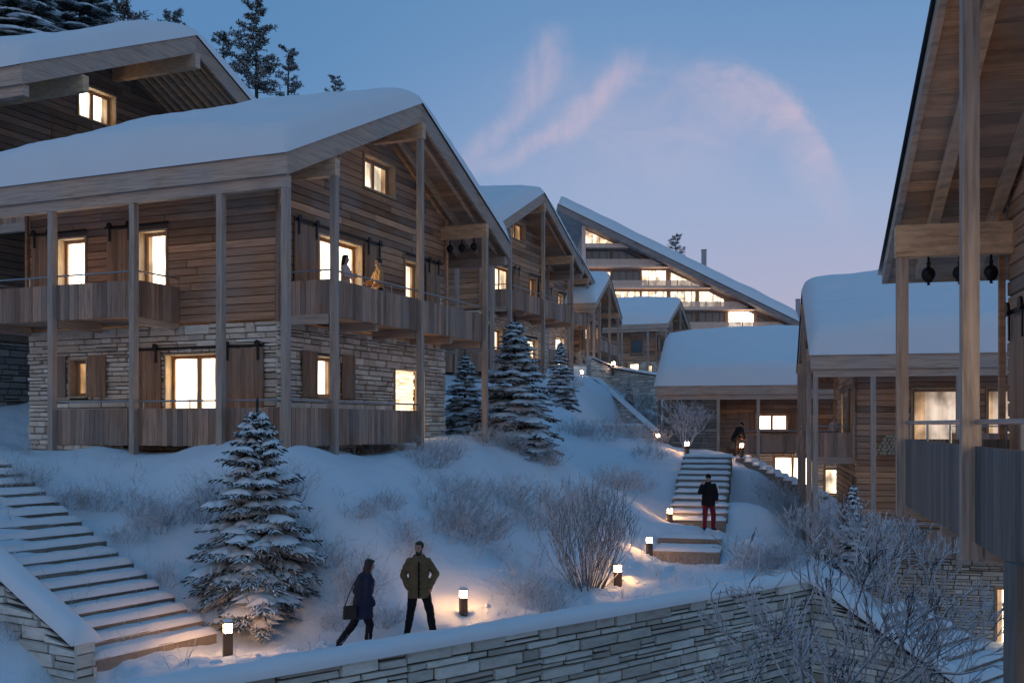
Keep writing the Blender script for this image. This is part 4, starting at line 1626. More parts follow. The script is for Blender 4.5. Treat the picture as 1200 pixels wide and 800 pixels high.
def staircase(label, base, dirv, widv, width, z0, n, rise, run, drop=0.5, snow=0.07, seed=1, curve=0.0, mat='step', group=None, cat='staircase'):
    """base: 2-D centre of the first riser; climbs along dirv"""
    r = random.Random(seed)
    t = thing('stone_staircase', label, cat, (0, 0, 0), 0, group)
    for i in range(n):
        zt = z0 + rise * (i + 1)
        c = base + dirv * (run * i)
        w = width * (1 + curve * (1 - i / n)) + r.uniform(-0.06, 0.06)
        sh = r.uniform(-0.05, 0.05)
        mb = MB()
        # riser built from a few blocks
        k = max(2, int(w / 0.7))
        x = -w / 2
        cuts = sorted([-w / 2, w / 2] + [r.uniform(-w / 2 + 0.2, w / 2 - 0.2) for _ in range(k - 1)])
        for a, b in zip(cuts[:-1], cuts[1:]):
            if b - a < 0.05:
                continue
            o = r.uniform(-0.025, 0.025)
            q = []
            for (s_, d_) in ((a + 0.006, o), (b - 0.006, o), (b - 0.006, run + 0.06), (a + 0.006, run + 0.06)):
                p = c + widv * (s_ + sh) + dirv * d_
                q.append(p)
            mb.hexa([(p.x, p.y, zt - rise - drop) for p in q] + [(p.x, p.y, zt - r.uniform(0.0, 0.012)) for p in q])
        so = mb.build('step', M[mat], t)
        fix_normals(so)
        sm = MB()
        vs, fs = [], []
        nu, nv = max(8, int(w / 0.12)), 7
        for a in range(nu + 1):
            fa = a / nu
            for b in range(nv + 1):
                fb = b / nv
                e = math.sqrt(max(0, 1 - (1 - min(1, min(fa, 1 - fa) * w / 0.10)) ** 2)) * math.sqrt(max(0, 1 - (1 - min(1, fb * run / 0.07)) ** 2))
                nn = noise.noise(Vector((fa * w * 2.2 + i * 3, fb * 2, seed))) * 0.5 + noise.noise(Vector((fa * w * 7 + i, fb * 5, seed + 2))) * 0.25
                d_ = -0.035 * (0.6 + nn) + (run + 0.04) * fb if b == 0 or True else 0
                p = c + widv * ((fa - 0.5) * (w + 0.02) + sh) + dirv * (-0.03 * (0.7 + 0.9 * nn) * (1 - fb) + (run + 0.03) * fb)
                vs.append((p.x, p.y, zt + 0.006 + e * snow * (1.15 + 0.5 * nn) - (0.03 if b == 0 else 0)))
        for a in range(nu):
            for b in range(nv):
                q = a * (nv + 1) + b
                fs.append((q, q + nv + 1, q + nv + 2, q + 1))
        sm.add(vs, fs)
        s2 = sm.build('snow', M['pathsnow'], so, True)
        if s2.data.polygons[len(fs) // 2].normal.z < 0:
            s2.data.flip_normals()
    return t


staircase('broad snowy stone staircase climbing at the left edge past the wing wall', (L0 + R0) / 2, SD, LW, SWID, -4.10, 17, 0.19, 0.405, 0.6, 0.085, 21, 0.0)
d8 = g8
p8 = Vector((d8.y, -d8.x))
bot_c = Vector((6.26, 35.0))
staircase('flight of snowy stone steps behind the red-trousered skier', bot_c, d8, p8, 1.95, -3.42, 11, 0.194, 0.66, 0.6, 0.07, 22)
for (px0, px1, py, Y, lab) in ((764, 840, 652, 30.4, 'lower'), (770, 842, 634, 32.0, 'upper')):
    a, b = at(px0, py, Y), at(px1, py, Y)
    c = (a + b) / 2
    z = -3.95 if lab == 'lower' else -3.74
    staircase('single wide stone step in the path, %s of the pair below the skier' % lab, Vector((c.x, c.y)), d8, p8, (b - a).length, z, 1, 0.21, 1.5, 0.5, 0.05, 23, cat='step')
# stairs beside the sloping wall, going down to the right
staircase('snowy stone stairs going down on the far side of the sloping front wall', st(1.55, -6.7), WN, WD, 2.3, LOW, 14, 0.19, 0.385, 0.5, 0.07, 24)
# stepped rocks descending to the right below the wood balcony
a, b = at(868, 534, 47.5), at(968, 582, 45.5)
dd = Vector((a.x - b.x, a.y - b.y))
staircase('stepped snowy rock edging descending to the right below the far balcony', Vector((b.x, b.y)), dd.normalized(), Vector((-dd.y, dd.x)).normalized(), 1.1, b.z - 0.1, 11, (a.z - b.z) / 11, dd.length / 11, 0.8, 0.12, 25)

# distant walls
a, b = at(704, 499, 49), at(752, 499, 49)
wall_thing('garden_wall', 'low straight stone wall half way up the slope', Vector((a.x, a.y)), Vector((b.x, b.y)), a.z, b.z, a.z - 0.9, a.z - 0.9, 0.4, seed=7, hs=(0.12, 0.22, 0.4, 1.0), snow_h=0.1)
a, b = at(702, 447, 62), at(768, 507, 51)
wall_thing('stair_kerb', 'long narrow kerb running down the slope to the lamp beside the far stone gable', Vector((a.x, a.y)), Vector((b.x, b.y)), a.z + 0.1, b.z + 0.1, min(a.z, b.z) - 0.8, min(a.z, b.z) - 0.8, 0.28, seed=8, hs=(0.14, 0.24, 0.5, 1.2), snow_h=0.08)
a, b = at(668, 440, 64), at(704, 448, 62)
wall_thing('garden_wall', 'short stone wall with a lamp on it at the top of the slope', Vector((a.x, a.y)), Vector((b.x, b.y)), a.z + 0.1, b.z + 0.1, b.z - 1.5, b.z - 1.5, 0.4, seed=9, hs=(0.12, 0.22, 0.4, 1.0), snow_h=0.1)
a, b = at(716, 430, 76), at(776, 440, 72)
wall_thing('terrace_wall', 'grey stone terrace wall below the small far chalets', Vector((a.x, a.y)), Vector((b.x, b.y)), a.z, b.z, a.z - 4, b.z - 4, 0.5, seed=10, hs=(0.12, 0.24, 0.4, 1.0), snow_h=0.14)
a, b = at(690, 424, 74), at(716, 430, 76)
wall_thing('terrace_wall', 'short stone wall left of the terrace lamp', Vector((a.x, a.y)), Vector((b.x, b.y)), a.z + 0.3, b.z, a.z - 3, b.z - 3, 0.5, seed=12, hs=(0.12, 0.24, 0.4, 1.0), snow_h=0.12)

# ------------------------------------------------------------------ chalets
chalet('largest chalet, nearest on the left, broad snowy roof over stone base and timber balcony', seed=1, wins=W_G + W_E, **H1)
w0 = [dict(face='g', a=(2.7, 4.2), z=(6.6, 7.6), lit='lit', n=2, sh=[])]
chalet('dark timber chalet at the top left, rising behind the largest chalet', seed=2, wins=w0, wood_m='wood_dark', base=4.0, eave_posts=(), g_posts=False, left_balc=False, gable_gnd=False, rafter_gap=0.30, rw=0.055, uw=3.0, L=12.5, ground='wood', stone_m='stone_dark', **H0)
wg2 = relit(W_G, 'lit_soft', 'lit_orange', 'lit_orange', 'lit_soft', 'lit_soft')
chalet('second chalet in the left row, gabled, with big spruces in front', seed=3, wins=wg2 + relit(W_E, 'lit', None, None, None), lod=1, base=4.5, **H2)
chalet('third gabled chalet in the left row, mostly hidden, with a lit side opening', seed=4, wins=relit(W_G, 'lit_orange', 'lit_soft', 'lit_orange', 'lit', 'lit'), lod=1, base=4.5, **H3)
chalet('small far chalet with steep snowy roof just left of the grey terrace wall', seed=5, wins=relit(W_G, 'lit_soft', 'lit_soft', 'dusk_glass', 'lit', 'lit') + relit(W_E, 'lit_soft', 'dusk_glass', 'lit_soft', 'dusk_glass'), lod=1, base=4, left_balc=False, **H4)
w5 = [dict(face='e', a=(2.6, 3.9), z=(3.6, 5.0), lit='dusk_glass', n=1, sh=[]), dict(face='e', a=(6.2, 6.9), z=(3.6, 4.8), lit='dusk_glass', n=1, sh=[]),
      dict(face='e', a=(3.0, 4.0), z=(0.9, 2.75), lit='lit', n=1, sh=[(4.1, 5.0)]), dict(face='e', a=(6.6, 8.4), z=(1.0, 2.7), lit='lit', n=2, sh=[]), dict(face='e', a=(1.7, 2.3), z=(1.2, 2.6), lit='lit_soft', n=1, sh=[])]
chalet('small far chalet below the big hotel, long snowy roof, one dark upper window', seed=6, wins=w5 + relit(W_G, 'dusk_glass', None, None, 'lit', None), lod=1, base=4, left_balc=False, **H5)
w6 = [dict(face='e', a=(4.75, 6.35), z=(3.95, 4.85), lit='lit', n=2, sh=[(3.9, 4.7), (6.4, 7.2)]), dict(face='e', a=(8.9, 9.15), z=(3.0, 5.0), lit='lit', n=1, sh=[]),
      dict(face='e', a=(5.6, 7.5), z=(0.4, 2.78), lit='lit', n=2, sh=[]), dict(face='e', a=(8.0, 8.9), z=(0.8, 2.2), lit='lit_soft', n=1, sh=[])]
chalet('low chalet under a wide smooth snow roof at the top of the skier stairs', seed=7, wins=w6, lod=1, base=2.5, L=11.6, left_balc=True, gable_gnd=False, eave_posts=(3.0, 4.9, 6.9, 9.2), snow_t=0.5, **H6)
_root6 = [o for o in bpy.data.objects if o.get('label', '').startswith('low chalet')][0]
mb, bk = MB(), MB()
_r = random.Random(61)
for (q, a0, a1) in ((lambda a, o, z: (a * S1, (-1.52 - o) * S1, z * S1), 0.35, 2.95), (lambda a, o, z: ((0.35 - o) * S1, a * S1, z * S1), -1.52, 8.3), (lambda a, o, z: ((2.95 + o) * S1, a * S1, z * S1), -1.52, -0.15)):
    stones(mb, q, a0, a1, -2.5, 5.6, [], _r, 0.1, 0.22, 0.3, 0.9)
    backing(bk, q, a0, a1, -2.5, 5.6, [], 0.0)
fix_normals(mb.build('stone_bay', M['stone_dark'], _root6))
fix_normals(bk.build('bay_core', M['mortar'], _root6))
w7 = [dict(face='e', a=(3.1, 5.0), z=(3.02, 5.22), lit='lit_cream', n=1, sh=[]), dict(face='e', a=(5.3, 6.6), z=(3.02, 5.22), lit='lit_cream', n=1, sh=[]),
      dict(face='g', a=(0.7, 1.3), z=(3.1, 5.2), lit='lit_orange', n=1, sh=[(1.4, 2.1)]), dict(face='g', a=(4.6, 5.2), z=(3.1, 5.2), lit='lit', n=1, sh=[]),
      dict(face='e', a=(5.55, 6.4), z=(-2.9, -1.0), lit='lit', n=1, sh=[])]
chalet('timber chalet in the right middle, thick snow roof, firewood on its balcony', seed=8, wins=w7, ground='wood', base=3.4, snow_t=0.58, **H7)
w8 = relit(W_G, 'lit', 'lit', 'lit_soft', 'lit', None)  # unseen gable windows kept bright to light the eaves in place of a lamp
chalet('nearest chalet cut by the right edge, seen from below its plank eaves', seed=9, wins=w8, uw=1.23, post_bottom=2.80, pw=0.066, eave_posts=(), fh=0.20, eave_beam=False, base=4.0, left_balc=False, gable_gnd=False, clad='clad_shaded', **H8)
# lower support of the nearest chalet
t = thing('support_post', 'dark timber support post at the lower right edge of the picture', 'post', (0, 0, 0))
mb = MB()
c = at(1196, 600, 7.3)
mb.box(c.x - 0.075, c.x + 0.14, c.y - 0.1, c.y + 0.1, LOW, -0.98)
mb.build('shaft', M['clad_shaded'], t)
mb = MB()
mb.box(c.x - 0.12, c.x + 0.19, c.y - 0.15, c.y + 0.15, LOW, LOW + 0.12)
mb.build('foot', M['metal'], t)

# cowbells
for i, (uu, w) in enumerate(((0.28, 'leftmost'), (0.63, 'middle'), (0.98, 'rightmost'))):
    p = W8(uu, 8.30, 6.12)
    cowbell((p.x, p.y, p.z - 0.145), '%s of the three black cowbells under the near right eave beam' % w, 'cowbells under the near right beam', 0.72, 0.2)
for i, (uu, w) in enumerate(((1.15, 'leftmost'), (0.75, 'middle'), (0.35, 'rightmost'))):
    p = W1(uu, 8.30, 6.12)
    cowbell((p.x, p.y, p.z - 0.18), '%s of the three black cowbells under the beam of the largest chalet' % w, 'cowbells on the largest chalet', 0.9, 0.4)

# ------------------------------------------------------------------ hotel
HY_ = 150.0


def hp(px, py, dy=0.0):
    p = at(px, py, HY_)
    return Vector((p.x, HY_ + dy, p.z))


hotel = thing('hotel', 'big modern hotel in the distance under one long sloping snow roof', 'hotel', (0, 0, 0))
top = lambda px: 247 + (px - 655) * (385 - 247) / (935 - 655)      # underside of the roof edge
mb = MB()
mb.hexa([hp(640, 560), hp(937, 560), hp(937, 560, 22), hp(640, 560, 22), hp(640, top(640) + 4, 2.6), hp(937, top(937) + 4, 2.6), hp(937, top(937) + 4, 22), hp(640, top(640) + 4, 22)])
# keep the block behind the facade line
mb = MB()
pts = [(686, top(686)), (932, top(932)), (932, 470), (686, 470)]
f = [hp(x, y, 2.2) for x, y in pts]
k = [hp(x, y, 20) for x, y in pts]
mb.add(f + k, [(0, 1, 2, 3), (7, 6, 5, 4), (0, 4, 5, 1), (1, 5, 6, 2), (2, 6, 7, 3), (3, 7, 4, 0)])
ob = mb.build('body', plain('hotel_wall', (0.40, 0.29, 0.23), 0.8), hotel)
fix_normals(ob)
roof_m = MB()
pr = [(652, 243.5), (658, 242.5), (938, 379.5), (935.5, 386)]
a, b = hp(653, 241, -1.2), hp(938, 380, -1.2)
th = 1.0
roof_m.hexa([a + Vector((0, 0, -th)), b + Vector((0, 0, -0.7)), b + Vector((0, 21, -0.7)), a + Vector((0, 21, -th)), a, b, b + Vector((0, 21, 0)), a + Vector((0, 21, 0))])
rf = roof_m.build('roof', wood('hotel_fascia', (0.30, 0.26, 0.25), 0.2, (0.5, 0.5, 3)), hotel)
fix_normals(rf)
sm = MB()
vs, fs = [], []
nu, nv = 60, 16
for i in range(nu + 1):
    for j in range(nv + 1):
        fu, fv = i / nu, j / nv
        p = a.lerp(b, fu) + Vector((0, -0.25 + 21.4 * fv, 0))
        e = math.sqrt(max(0, 1 - (1 - min(1, min(fu, 1 - fu) * 45 / 1.2)) ** 2)) * math.sqrt(max(0, 1 - (1 - min(1, min(fv, 1 - fv) * 21 / 1.3)) ** 2))
        vs.append(p + Vector((0, 0, 0.01 + e * (1.75 + 0.2 * noise.noise(Vector((p.x * 0.3, p.y * 0.3, 4)))))))
for i in range(nu):
    for j in range(nv):
        q = i * (nv + 1) + j
        fs.append((q, q + nv + 1, q + nv + 2, q + 1))
sm.add(vs, fs)
fix_normals(sm.build('snow_layer', M['snow'], rf, True))
M['slab'] = plain('hotel_balcony_wood', (0.80, 0.58, 0.46), 0.8, 0, 0.25, 2)
M['hotel_dark'] = plain('hotel_mullion', (0.26, 0.19, 0.16), 0.7)
xr = lambda py: 655 + (py - 247) * (935 - 655) / (385 - 247)
for y0, y1, x0 in ((284.5, 289.5, 686), (303, 312.5, 686), (328, 337, 686), (353, 362.5, 686), (377, 387, 686), (403, 412, 686)):
    mb = MB()
    xa, xb0, xb1 = x0, min(934, xr(y0) - 3), min(936, xr(y1) - 3)
    if y1 - y0 < 7:
        mb.hexa([hp(xa, y1, 0.4), hp(xb1, y1, 0.4), hp(xb1, y1, 2.3), hp(xa, y1, 2.3), hp(xa, y0, 0.4), hp(xb0, y0, 0.4), hp(xb0, y0, 2.3), hp(xa, y0, 2.3)])
    else:
        n = int((xb1 - xa) / 1.3)
        for i in range(n):                   # upright pales
            xx = xa + (xb1 - xa) * i / n
            yt = max(y0, top(xx) + 3)
            if yt < y1 - 3.2:
                p, q = hp(xx + 0.12, y1 - 2.6, 0.30), hp(xx + 1.08, yt, 0.42)
                mb.box(p.x, q.x, p.y, q.y, p.z, q.z)
        mb.hexa([hp(xa, y1, 0.25), hp(xb1, y1, 0.25), hp(xb1, y1, 2.4), hp(xa, y1, 2.4), hp(xa, y1 - 2.6, 0.25), hp(xb0, y1 - 2.6, 0.25), hp(xb0, y1 - 2.6, 2.4), hp(xa, y1 - 2.6, 2.4)])
    mb.build('balcony', M['slab'], hotel)
HW = [([(687, 266), (720, 282), (720, 284), (687, 284)], 1), ([(687, 291), (717, 291), (717, 303), (687, 303)], 0), ([(719, 291), (736, 291), (757, 302), (719, 303)], 0),
      ([(688, 316), (717, 316), (717, 330), (688, 330)], 1), ([(719, 315), (752, 315), (752, 329), (719, 329)], 0), ([(754, 314), (783, 314), (783, 333), (754, 333)], 2),
      ([(788, 316), (823, 333), (823, 335), (788, 335)], 2), ([(688, 340), (719, 340), (719, 356), (688, 356)], 1), ([(721, 339), (752, 339), (752, 356), (721, 356)], 1), ([(754, 339), (784, 339), (784, 356), (754, 356)], 1),
      ([(788, 339), (818, 339), (818, 358), (788, 358)], 2), ([(822, 339), (833, 339), (852, 349), (852, 358), (822, 358)], 2), ([(754, 365), (784, 365), (784, 380), (754, 380)], 0), ([(788, 365), (819, 365), (819, 379), (788, 379)], 0),
      ([(822, 364), (853, 364), (853, 379), (822, 379)], 0), ([(857, 363), (881, 363), (887, 366), (887, 384), (857, 384)], 3), ([(891, 367), (916, 379), (891, 379)], 0),
      ([(790, 390), (930, 390), (930, 402), (790, 402)], 3), ([(700, 390), (786, 390), (786, 402), (700, 402)], 1)]
for poly, lit in HW:
    w = MB()
    cx = sum(p[0] for p in poly) / len(poly)
    cy = sum(p[1] for p in poly) / len(poly)
    out = [hp(x, y, 1.9) for x, y in poly]
    inn = [hp(cx + (x - cx) * 0.975, cy + (y - cy) * 0.94, 1.9) for x, y in poly]
    inb = [hp(cx + (x - cx) * 0.975, cy + (y - cy) * 0.94, 2.12) for x, y in poly]
    n = len(poly)
    w.add(out + inn + inb, [(i, (i + 1) % n, n + (i + 1) % n, n + i) for i in range(n)] + [(n + i, n + (i + 1) % n, 2 * n + (i + 1) % n, 2 * n + i) for i in range(n)])
    xs0, xs1 = min(p[0] for p in poly), max(p[0] for p in poly)
    for mx in np.arange(xs0 + 8, xs1 - 4, 8.5):
        p, q = hp(mx, max(top(mx) + 5, min(p[1] for p in poly)), 1.95), hp(mx + 0.6, max(p[1] for p in poly), 2.1)
        w.box(p.x, q.x, p.y, q.y, q.z, p.z)
    wo = w.build('window', M['hotel_dark'], hotel)
    pm = MB()
    pm.add(inb, [tuple(range(n))])
    pm.build('pane', M[('dusk_glass', 'lit_far', 'lit_far', 'lit')[lit]], wo)
mb = MB()
p, q = hp(683, 262, 0.2), hp(686.5, 470, 2.2)
mb.box(p.x, q.x, p.y, q.y, q.z, hp(0, top(685) + 2).z)
mb.build('end_wall', M['slab'], hotel)
for x0, x1, y0, y1, lab in ((823, 828, 294, 330, 0), (934, 938, 352, 382, 0)):
    mb = MB()
    p, q = at(x0, y1, 154), at(x1, y0 - 1, 154)
    q.y += 0.8
    mb.box(p.x, q.x, p.y, q.y, p.z, q.z)
    mb.box(p.x - 0.06, q.x + 0.06, p.y - 0.06, q.y + 0.06, q.z, q.z + 0.12)
    mb.build('chimney', plain('flue', (0.36, 0.33, 0.34), 0.5, 0.2), hotel)
# ------------------------------------------------------------------ trees and shrubs
SPR_A = make_spruce(4.25, 1.45, 31, 20, 1.0, 1.1, 1.15)
SPR_B = make_spruce(4.6, 1.15, 32, 20, 0.95, 1.15, 1.35)
G_SP = 'snow-laden spruces between the chalets'


def on_ground(px, py, Y, dz=0.0):
    p = at(px, py, Y)
    return Vector((p.x, p.y, gz(p.x, p.y) + dz))


p = on_ground(301, 714, 20.9, -0.05)
tree_from(SPR_A, 'spruce_tree', 'nearest snow-laden spruce on the bank, a lit bollard at its foot', (p.x, p.y, at(301, 716, 20.9).z), 0.4, 1.0)
for px, py, Y, hh, rz, wide, lab in ((603, 524, 35, 4.55, 1.0, 1.35, 'broadest of the far snowy spruces, in front of the second chalet'),
                               (545, 512, 38.5, 3.3, 2.2, 1.25, 'squat dark spruce against the corner of the largest chalet'),
                               (657, 475, 50, 3.3, 3.1, 1.0, 'slim dark spruce higher up, right of the broad pair'),
                               (737, 478, 58, 1.7, 4.0, 0.8, 'smallest lone spruce beside the long kerb on the slope')):
    z = at(px, py, Y).z
    tree_from(SPR_B, 'spruce_tree', lab, (at(px, py, Y).x, Y, z - 0.1), rz, (hh / 4.6 * wide, hh / 4.6 * wide, hh / 4.6), G_SP)

# conifers above the roofs at the top left and behind the hotel


def pine_mesh(seed, H=9, n=44, dense=34, spread=2.3):
    rng = random.Random(seed)
    tr, cr = MB(), MB()
    tr.tube([(0, 0, -1), (0.05, 0, H * 0.5), (0, 0.05, H * 0.96)], [0.16, 0.11, 0.03], 7)
    for i in range(n):
        f = rng.random()
        h = H * (0.35 + 0.63 * f)
        a = rng.uniform(0, 6.28)
        L = spread * (1 - 0.55 * f) * rng.uniform(0.5, 1.1)
        d = Vector((math.cos(a), math.sin(a), 0.25 + rng.uniform(-0.2, 0.35)))
        p0 = Vector((0, 0, h))
        pts = [p0, p0 + d * L * 0.5 + Vector((0, 0, -0.05 * L)), p0 + d * L]
        tr.tube(pts, [0.035, 0.024, 0.012], 4)
        for k in range(dense):
            t = 0.35 + 0.65 * rng.random()
            c = p0 + d * L * t + Vector((rng.gauss(0, 0.10 * L), rng.gauss(0, 0.10 * L), rng.gauss(0.03, 0.08 * L)))
            for q in range(4):
                dd = Vector((rng.gauss(0, 1), rng.gauss(0, 1), rng.gauss(0.25, 0.7)))
                spindle(cr, c, dd, rng.uniform(0.14, 0.28), 0.034, 0.7, rng, n=4)
    return (tr.mesh('trunk', M['bark']), cr.mesh('crown', M['pine']))


PINE_A = pine_mesh(41)
PINE_B = pine_mesh(42, 9, 40, 24, 2.0)
FIR_C = make_spruce(12, 3.2, 33, 20, 1.0, 0.8, 2.0)
for me, px, py_top, Y, s, rz, lab in ((PINE_A, 300, 8, 62, 0.9, 0.3, 'open-crowned snowy pine above the valley between the two left roofs'),
                                 (PINE_B, 262, 40, 64, 0.72, 2.0, 'lower pine leaning behind the right slope of the dark top-left roof'),
                                 (PINE_B, 338, 58, 66, 0.6, 4.0, 'short pine just right of the open-crowned pine'),
                                 (PINE_A, 393, 90, 70, 0.4, 5.0, 'pine top barely showing over the largest snow roof'),
                                 (PINE_A, 203, 14, 62, 0.6, 2.6, 'pine tip peeking over the ridge of the dark top-left roof'),
                                 (PINE_B, 150, -22, 58, 0.85, 1.1, 'frosted pine standing behind the dark top-left roof'),
                                 (PINE_A, 792, 276, 172, 0.85, 1.3, 'lone pine standing behind the hotel roof')):
    H = 9 * s
    q = at(px, py_top, Y)
    tree_from(me, 'pine_tree', lab, (q.x, q.y, q.z - H), rz, s, 'pines beyond the roofs')
for px, py_top, Y, s, rz, lab in ((20, -130, 56, 1.0, 0.2, 'dark snow-laden fir at the top left corner'), (95, -95, 60, 0.95, 2.0, 'snow-laden fir right of the corner fir, its crown above the frame')):
    q = at(px, py_top, Y)
    tree_from(FIR_C, 'fir_tree', lab, (q.x, q.y, q.z - 12 * s), rz, s, 'firs beyond the roofs')

# bare shrubs
rng = random.Random(77)
mb = MB()
for i in range(75):
    a = rng.uniform(0, 6.28)
    q = rng.random() ** 0.7
    grow(mb, Vector((math.cos(a) * q * 0.38, math.sin(a) * q * 0.38, -0.1)), Vector((math.cos(a) * q * 0.62, math.sin(a) * q * 0.62, 1)), rng.uniform(0.9, 1.6), 0.018, 3, rng, 0.42, 0.28, (2, 3), 0.12, 0.60, 4, 0.005)
BUSH = mb.mesh('bush', M['twig'])
p = at(688, 683, 24.0)
single(BUSH, 'bare_bush', 'dense bare upright bush in the middle, left of a lit bollard', 'bush', (p.x, p.y, gz(p.x, p.y)), 0.3, (0.98, 0.98, 0.83))

rng = random.Random(78)
mb = MB()
mb.tube([(0, 0, -0.3), (0.03, 0, 0.9), (0.0, 0.02, 1.7), (0.04, 0.02, 2.3)], [0.12, 0.10, 0.085, 0.07], 8)
for dx, dy, dz, r, z0, ln in ((0.05, 0.0, 1, 0.06, 2.2, 1.7), (-0.75, 0.2, 0.9, 0.045, 2.0, 1.8), (0.95, -0.2, 0.85, 0.055, 1.9, 2.0), (0.45, 0.5, 1, 0.045, 2.2, 1.7), (-0.3, -0.5, 1, 0.04, 2.1, 1.6),
                          (1.3, 0.1, 0.45, 0.045, 1.8, 1.9), (-1.1, -0.1, 0.7, 0.04, 1.9, 1.6), (0.7, 0.3, 1.0, 0.045, 2.0, 1.9), (-0.5, 0.4, 1.1, 0.04, 2.2, 1.8)):
    grow(mb, Vector((0.0, 0.0, z0)), Vector((dx, dy, dz)), ln, r, 4, rng, 0.55, 0.08, (3, 4), 0.17, 0.64, 5, 0.009)
TREE_F = mb.mesh('front_tree', M['twig_front'])
p = at(992, 900, 15.5)
single(TREE_F, 'bare_tree', 'snow-dusted bare tree spreading in front of the stone wall at lower right', 'tree', (p.x, p.y, -7.2), 0.0, (0.86, 0.86, 1.0))

rng = random.Random(79)
mb = MB()
for k in range(7):
    a = k * 0.9
    grow(mb, Vector((0, 0, 0)), Vector((math.cos(a) * 0.55, math.sin(a) * 0.55, 1)), 1.15, 0.03, 4, rng, 0.55, 0.18, (3, 4), 0.14, 0.62, 4, 0.007)
TREE_S = mb.mesh('small_tree', M['frost'])
p = at(804, 527, 47)
single(TREE_S, 'frosted_tree', 'white hoarfrosted little tree in front of the far stone gable', 'tree', (p.x, p.y, gz(p.x, p.y) - 0.1), 0.0, (0.95, 0.95, 0.95))
for px, py, Y, s, rz, lab in ((1040, 690, 27.0, 1.0, 1.0, 'pale frosted bush against the plank wall at right'), (965, 672, 29.0, 0.9, 2.6, 'frosted bush with tall tip behind the wall corner')):
    p = at(px, py, Y)
    single(TREE_S, 'frosted_bush', lab, 'bush', (p.x, p.y, max(min(gz(p.x, p.y), p.z + 0.3), p.z - 0.3)), rz, s)
# dark young conifer right of the corner
p = at(1000, 690, 29.5)
tree_from(SPR_B, 'young_fir', 'narrow dark young fir behind the wall corner, tip by the balcony post', (p.x, p.y, p.z - 0.1), 0.6, (0.5, 0.5, 0.70))

SHR = [frost_shrub_mesh(s, n, h, w, m, 3, r) for s, n, h, w, m, r in
       ((51, 95, 0.75, 1.1, 'frost', 0.006), (52, 110, 0.6, 1.3, 'frost_brown', 0.006), (53, 60, 0.85, 0.8, 'frost', 0.006), (54, 70, 0.5, 1.0, 'frost_brown', 0.005))]
PATCH = [  # label, group, list of (px, py, Y, mesh, scale)
    ('low brown frosted shrub in the row on the slope under the broad spruce', 'shrub row under the broad spruce', [(575, 520, 33, 1, 1.0), (640, 525, 34, 1, 0.9), (520, 522, 29, 0, 0.9), (500, 540, 27.5, 1, 1.0), (535, 555, 27, 0, 0.9), (600, 515, 33.5, 3, 1.0)]),
    ('frosted shrub in the clump half way down the middle slope', 'clump on the middle slope', [(530, 590, 25.5, 1, 1.25), (550, 600, 25.3, 1, 1.2), (520, 615, 24.6, 3, 1.2), (545, 625, 24.5, 3, 1.3), (568, 605, 25.4, 1, 1.0)]),
    ('frosted shrub in the band between the slope clump and the bare bush', 'band across the middle slope', [(590, 570, 28.5, 1, 1.2), (612, 578, 28.5, 3, 1.2), (630, 590, 28, 1, 1.1), (650, 565, 31, 1, 1.2), (670, 572, 31, 3, 1.3), (690, 560, 33, 1, 1.1), (720, 545, 37, 1, 1.3), (742, 550, 38, 3, 1.4)]),
    ('white frosted shrub along the top of the bank below the big chalet', 'shrubs along the bank top', [(120, 535, 22.6, 0, 0.75), (160, 536, 22.4, 2, 0.75), (200, 538, 22.2, 0, 0.8), (235, 537, 22.1, 2, 0.9), (262, 534, 22.2, 0, 0.95), (340, 548, 22.3, 2, 0.8), (80, 545, 22.4, 0, 0.7), (30, 548, 22.5, 0, 0.7)]),
    ('thin frosted shrub low on the bank behind the two walkers', 'thin shrubs behind the walkers', [(405, 640, 21.0, 2, 0.95), (425, 625, 21.4, 2, 0.9), (450, 690, 20.4, 0, 0.6), (380, 600, 21.6, 2, 0.8), (470, 585, 23, 2, 0.7), (195, 622, 20.9, 2, 0.55), (395, 690, 20.4, 0, 0.55)]),
    ('wispy frosted shrub left of the bare bush behind the long wall', 'wispy shrubs by the bare bush', [(618, 692, 22.3, 2, 0.85), (632, 703, 21.5, 0, 0.7), (652, 690, 22.2, 2, 0.7), (648, 708, 21.0, 0, 0.5)]),
    ('round snowy shrub at the wall corner beside the path', 'shrubs at the wall corner', [(890, 662, 27.4, 0, 1.0), (905, 655, 27.8, 1, 1.0), (922, 660, 27.2, 0, 0.9), (878, 672, 27.2, 3, 0.9)]),
    ('brown tuft in the snow right of the skier stairs', 'tufts right of the stairs', [(905, 572, 41, 3, 1.5), (920, 580, 41, 3, 1.5), (932, 588, 41, 1, 1.4), (940, 600, 38, 3, 1.0)]),
    ('frosted shrub on the knoll below the low garden wall', 'shrubs on the knoll', [(700, 535, 43, 3, 1.6), (730, 528, 45, 1, 1.4), (760, 532, 45, 3, 1.5), (675, 520, 43, 1, 1.2), (760, 545, 42, 3, 1.3)]),
    ('frosted shrub among the small spruce and kerb on the upper slope', 'shrubs on the upper slope', [(755, 485, 58, 0, 1.4), (748, 478, 60, 2, 1.3), (720, 470, 60, 3, 1.2), (668, 462, 55, 3, 1.2)]),
    ('small pale shrub half buried on the bank between spruce and big chalet corner', 'half buried shrubs on the bank', [(345, 590, 21.9, 0, 0.6), (360, 625, 21.4, 2, 0.6), (420, 570, 22.8, 3, 0.8), (455, 560, 23.6, 0, 0.6), (480, 620, 22.8, 3, 0.8), (150, 570, 21.8, 3, 0.7), (180, 560, 22.0, 0, 0.6)]),
    ('twiggy tuft at the lower left corner beside the wing wall', 'tufts at the lower left corner', [(8, 742, 17.4, 2, 0.5), (40, 800, 15.6, 0, 0.4), (110, 798, 16.2, 3, 0.4)]),
]
rng = random.Random(5)
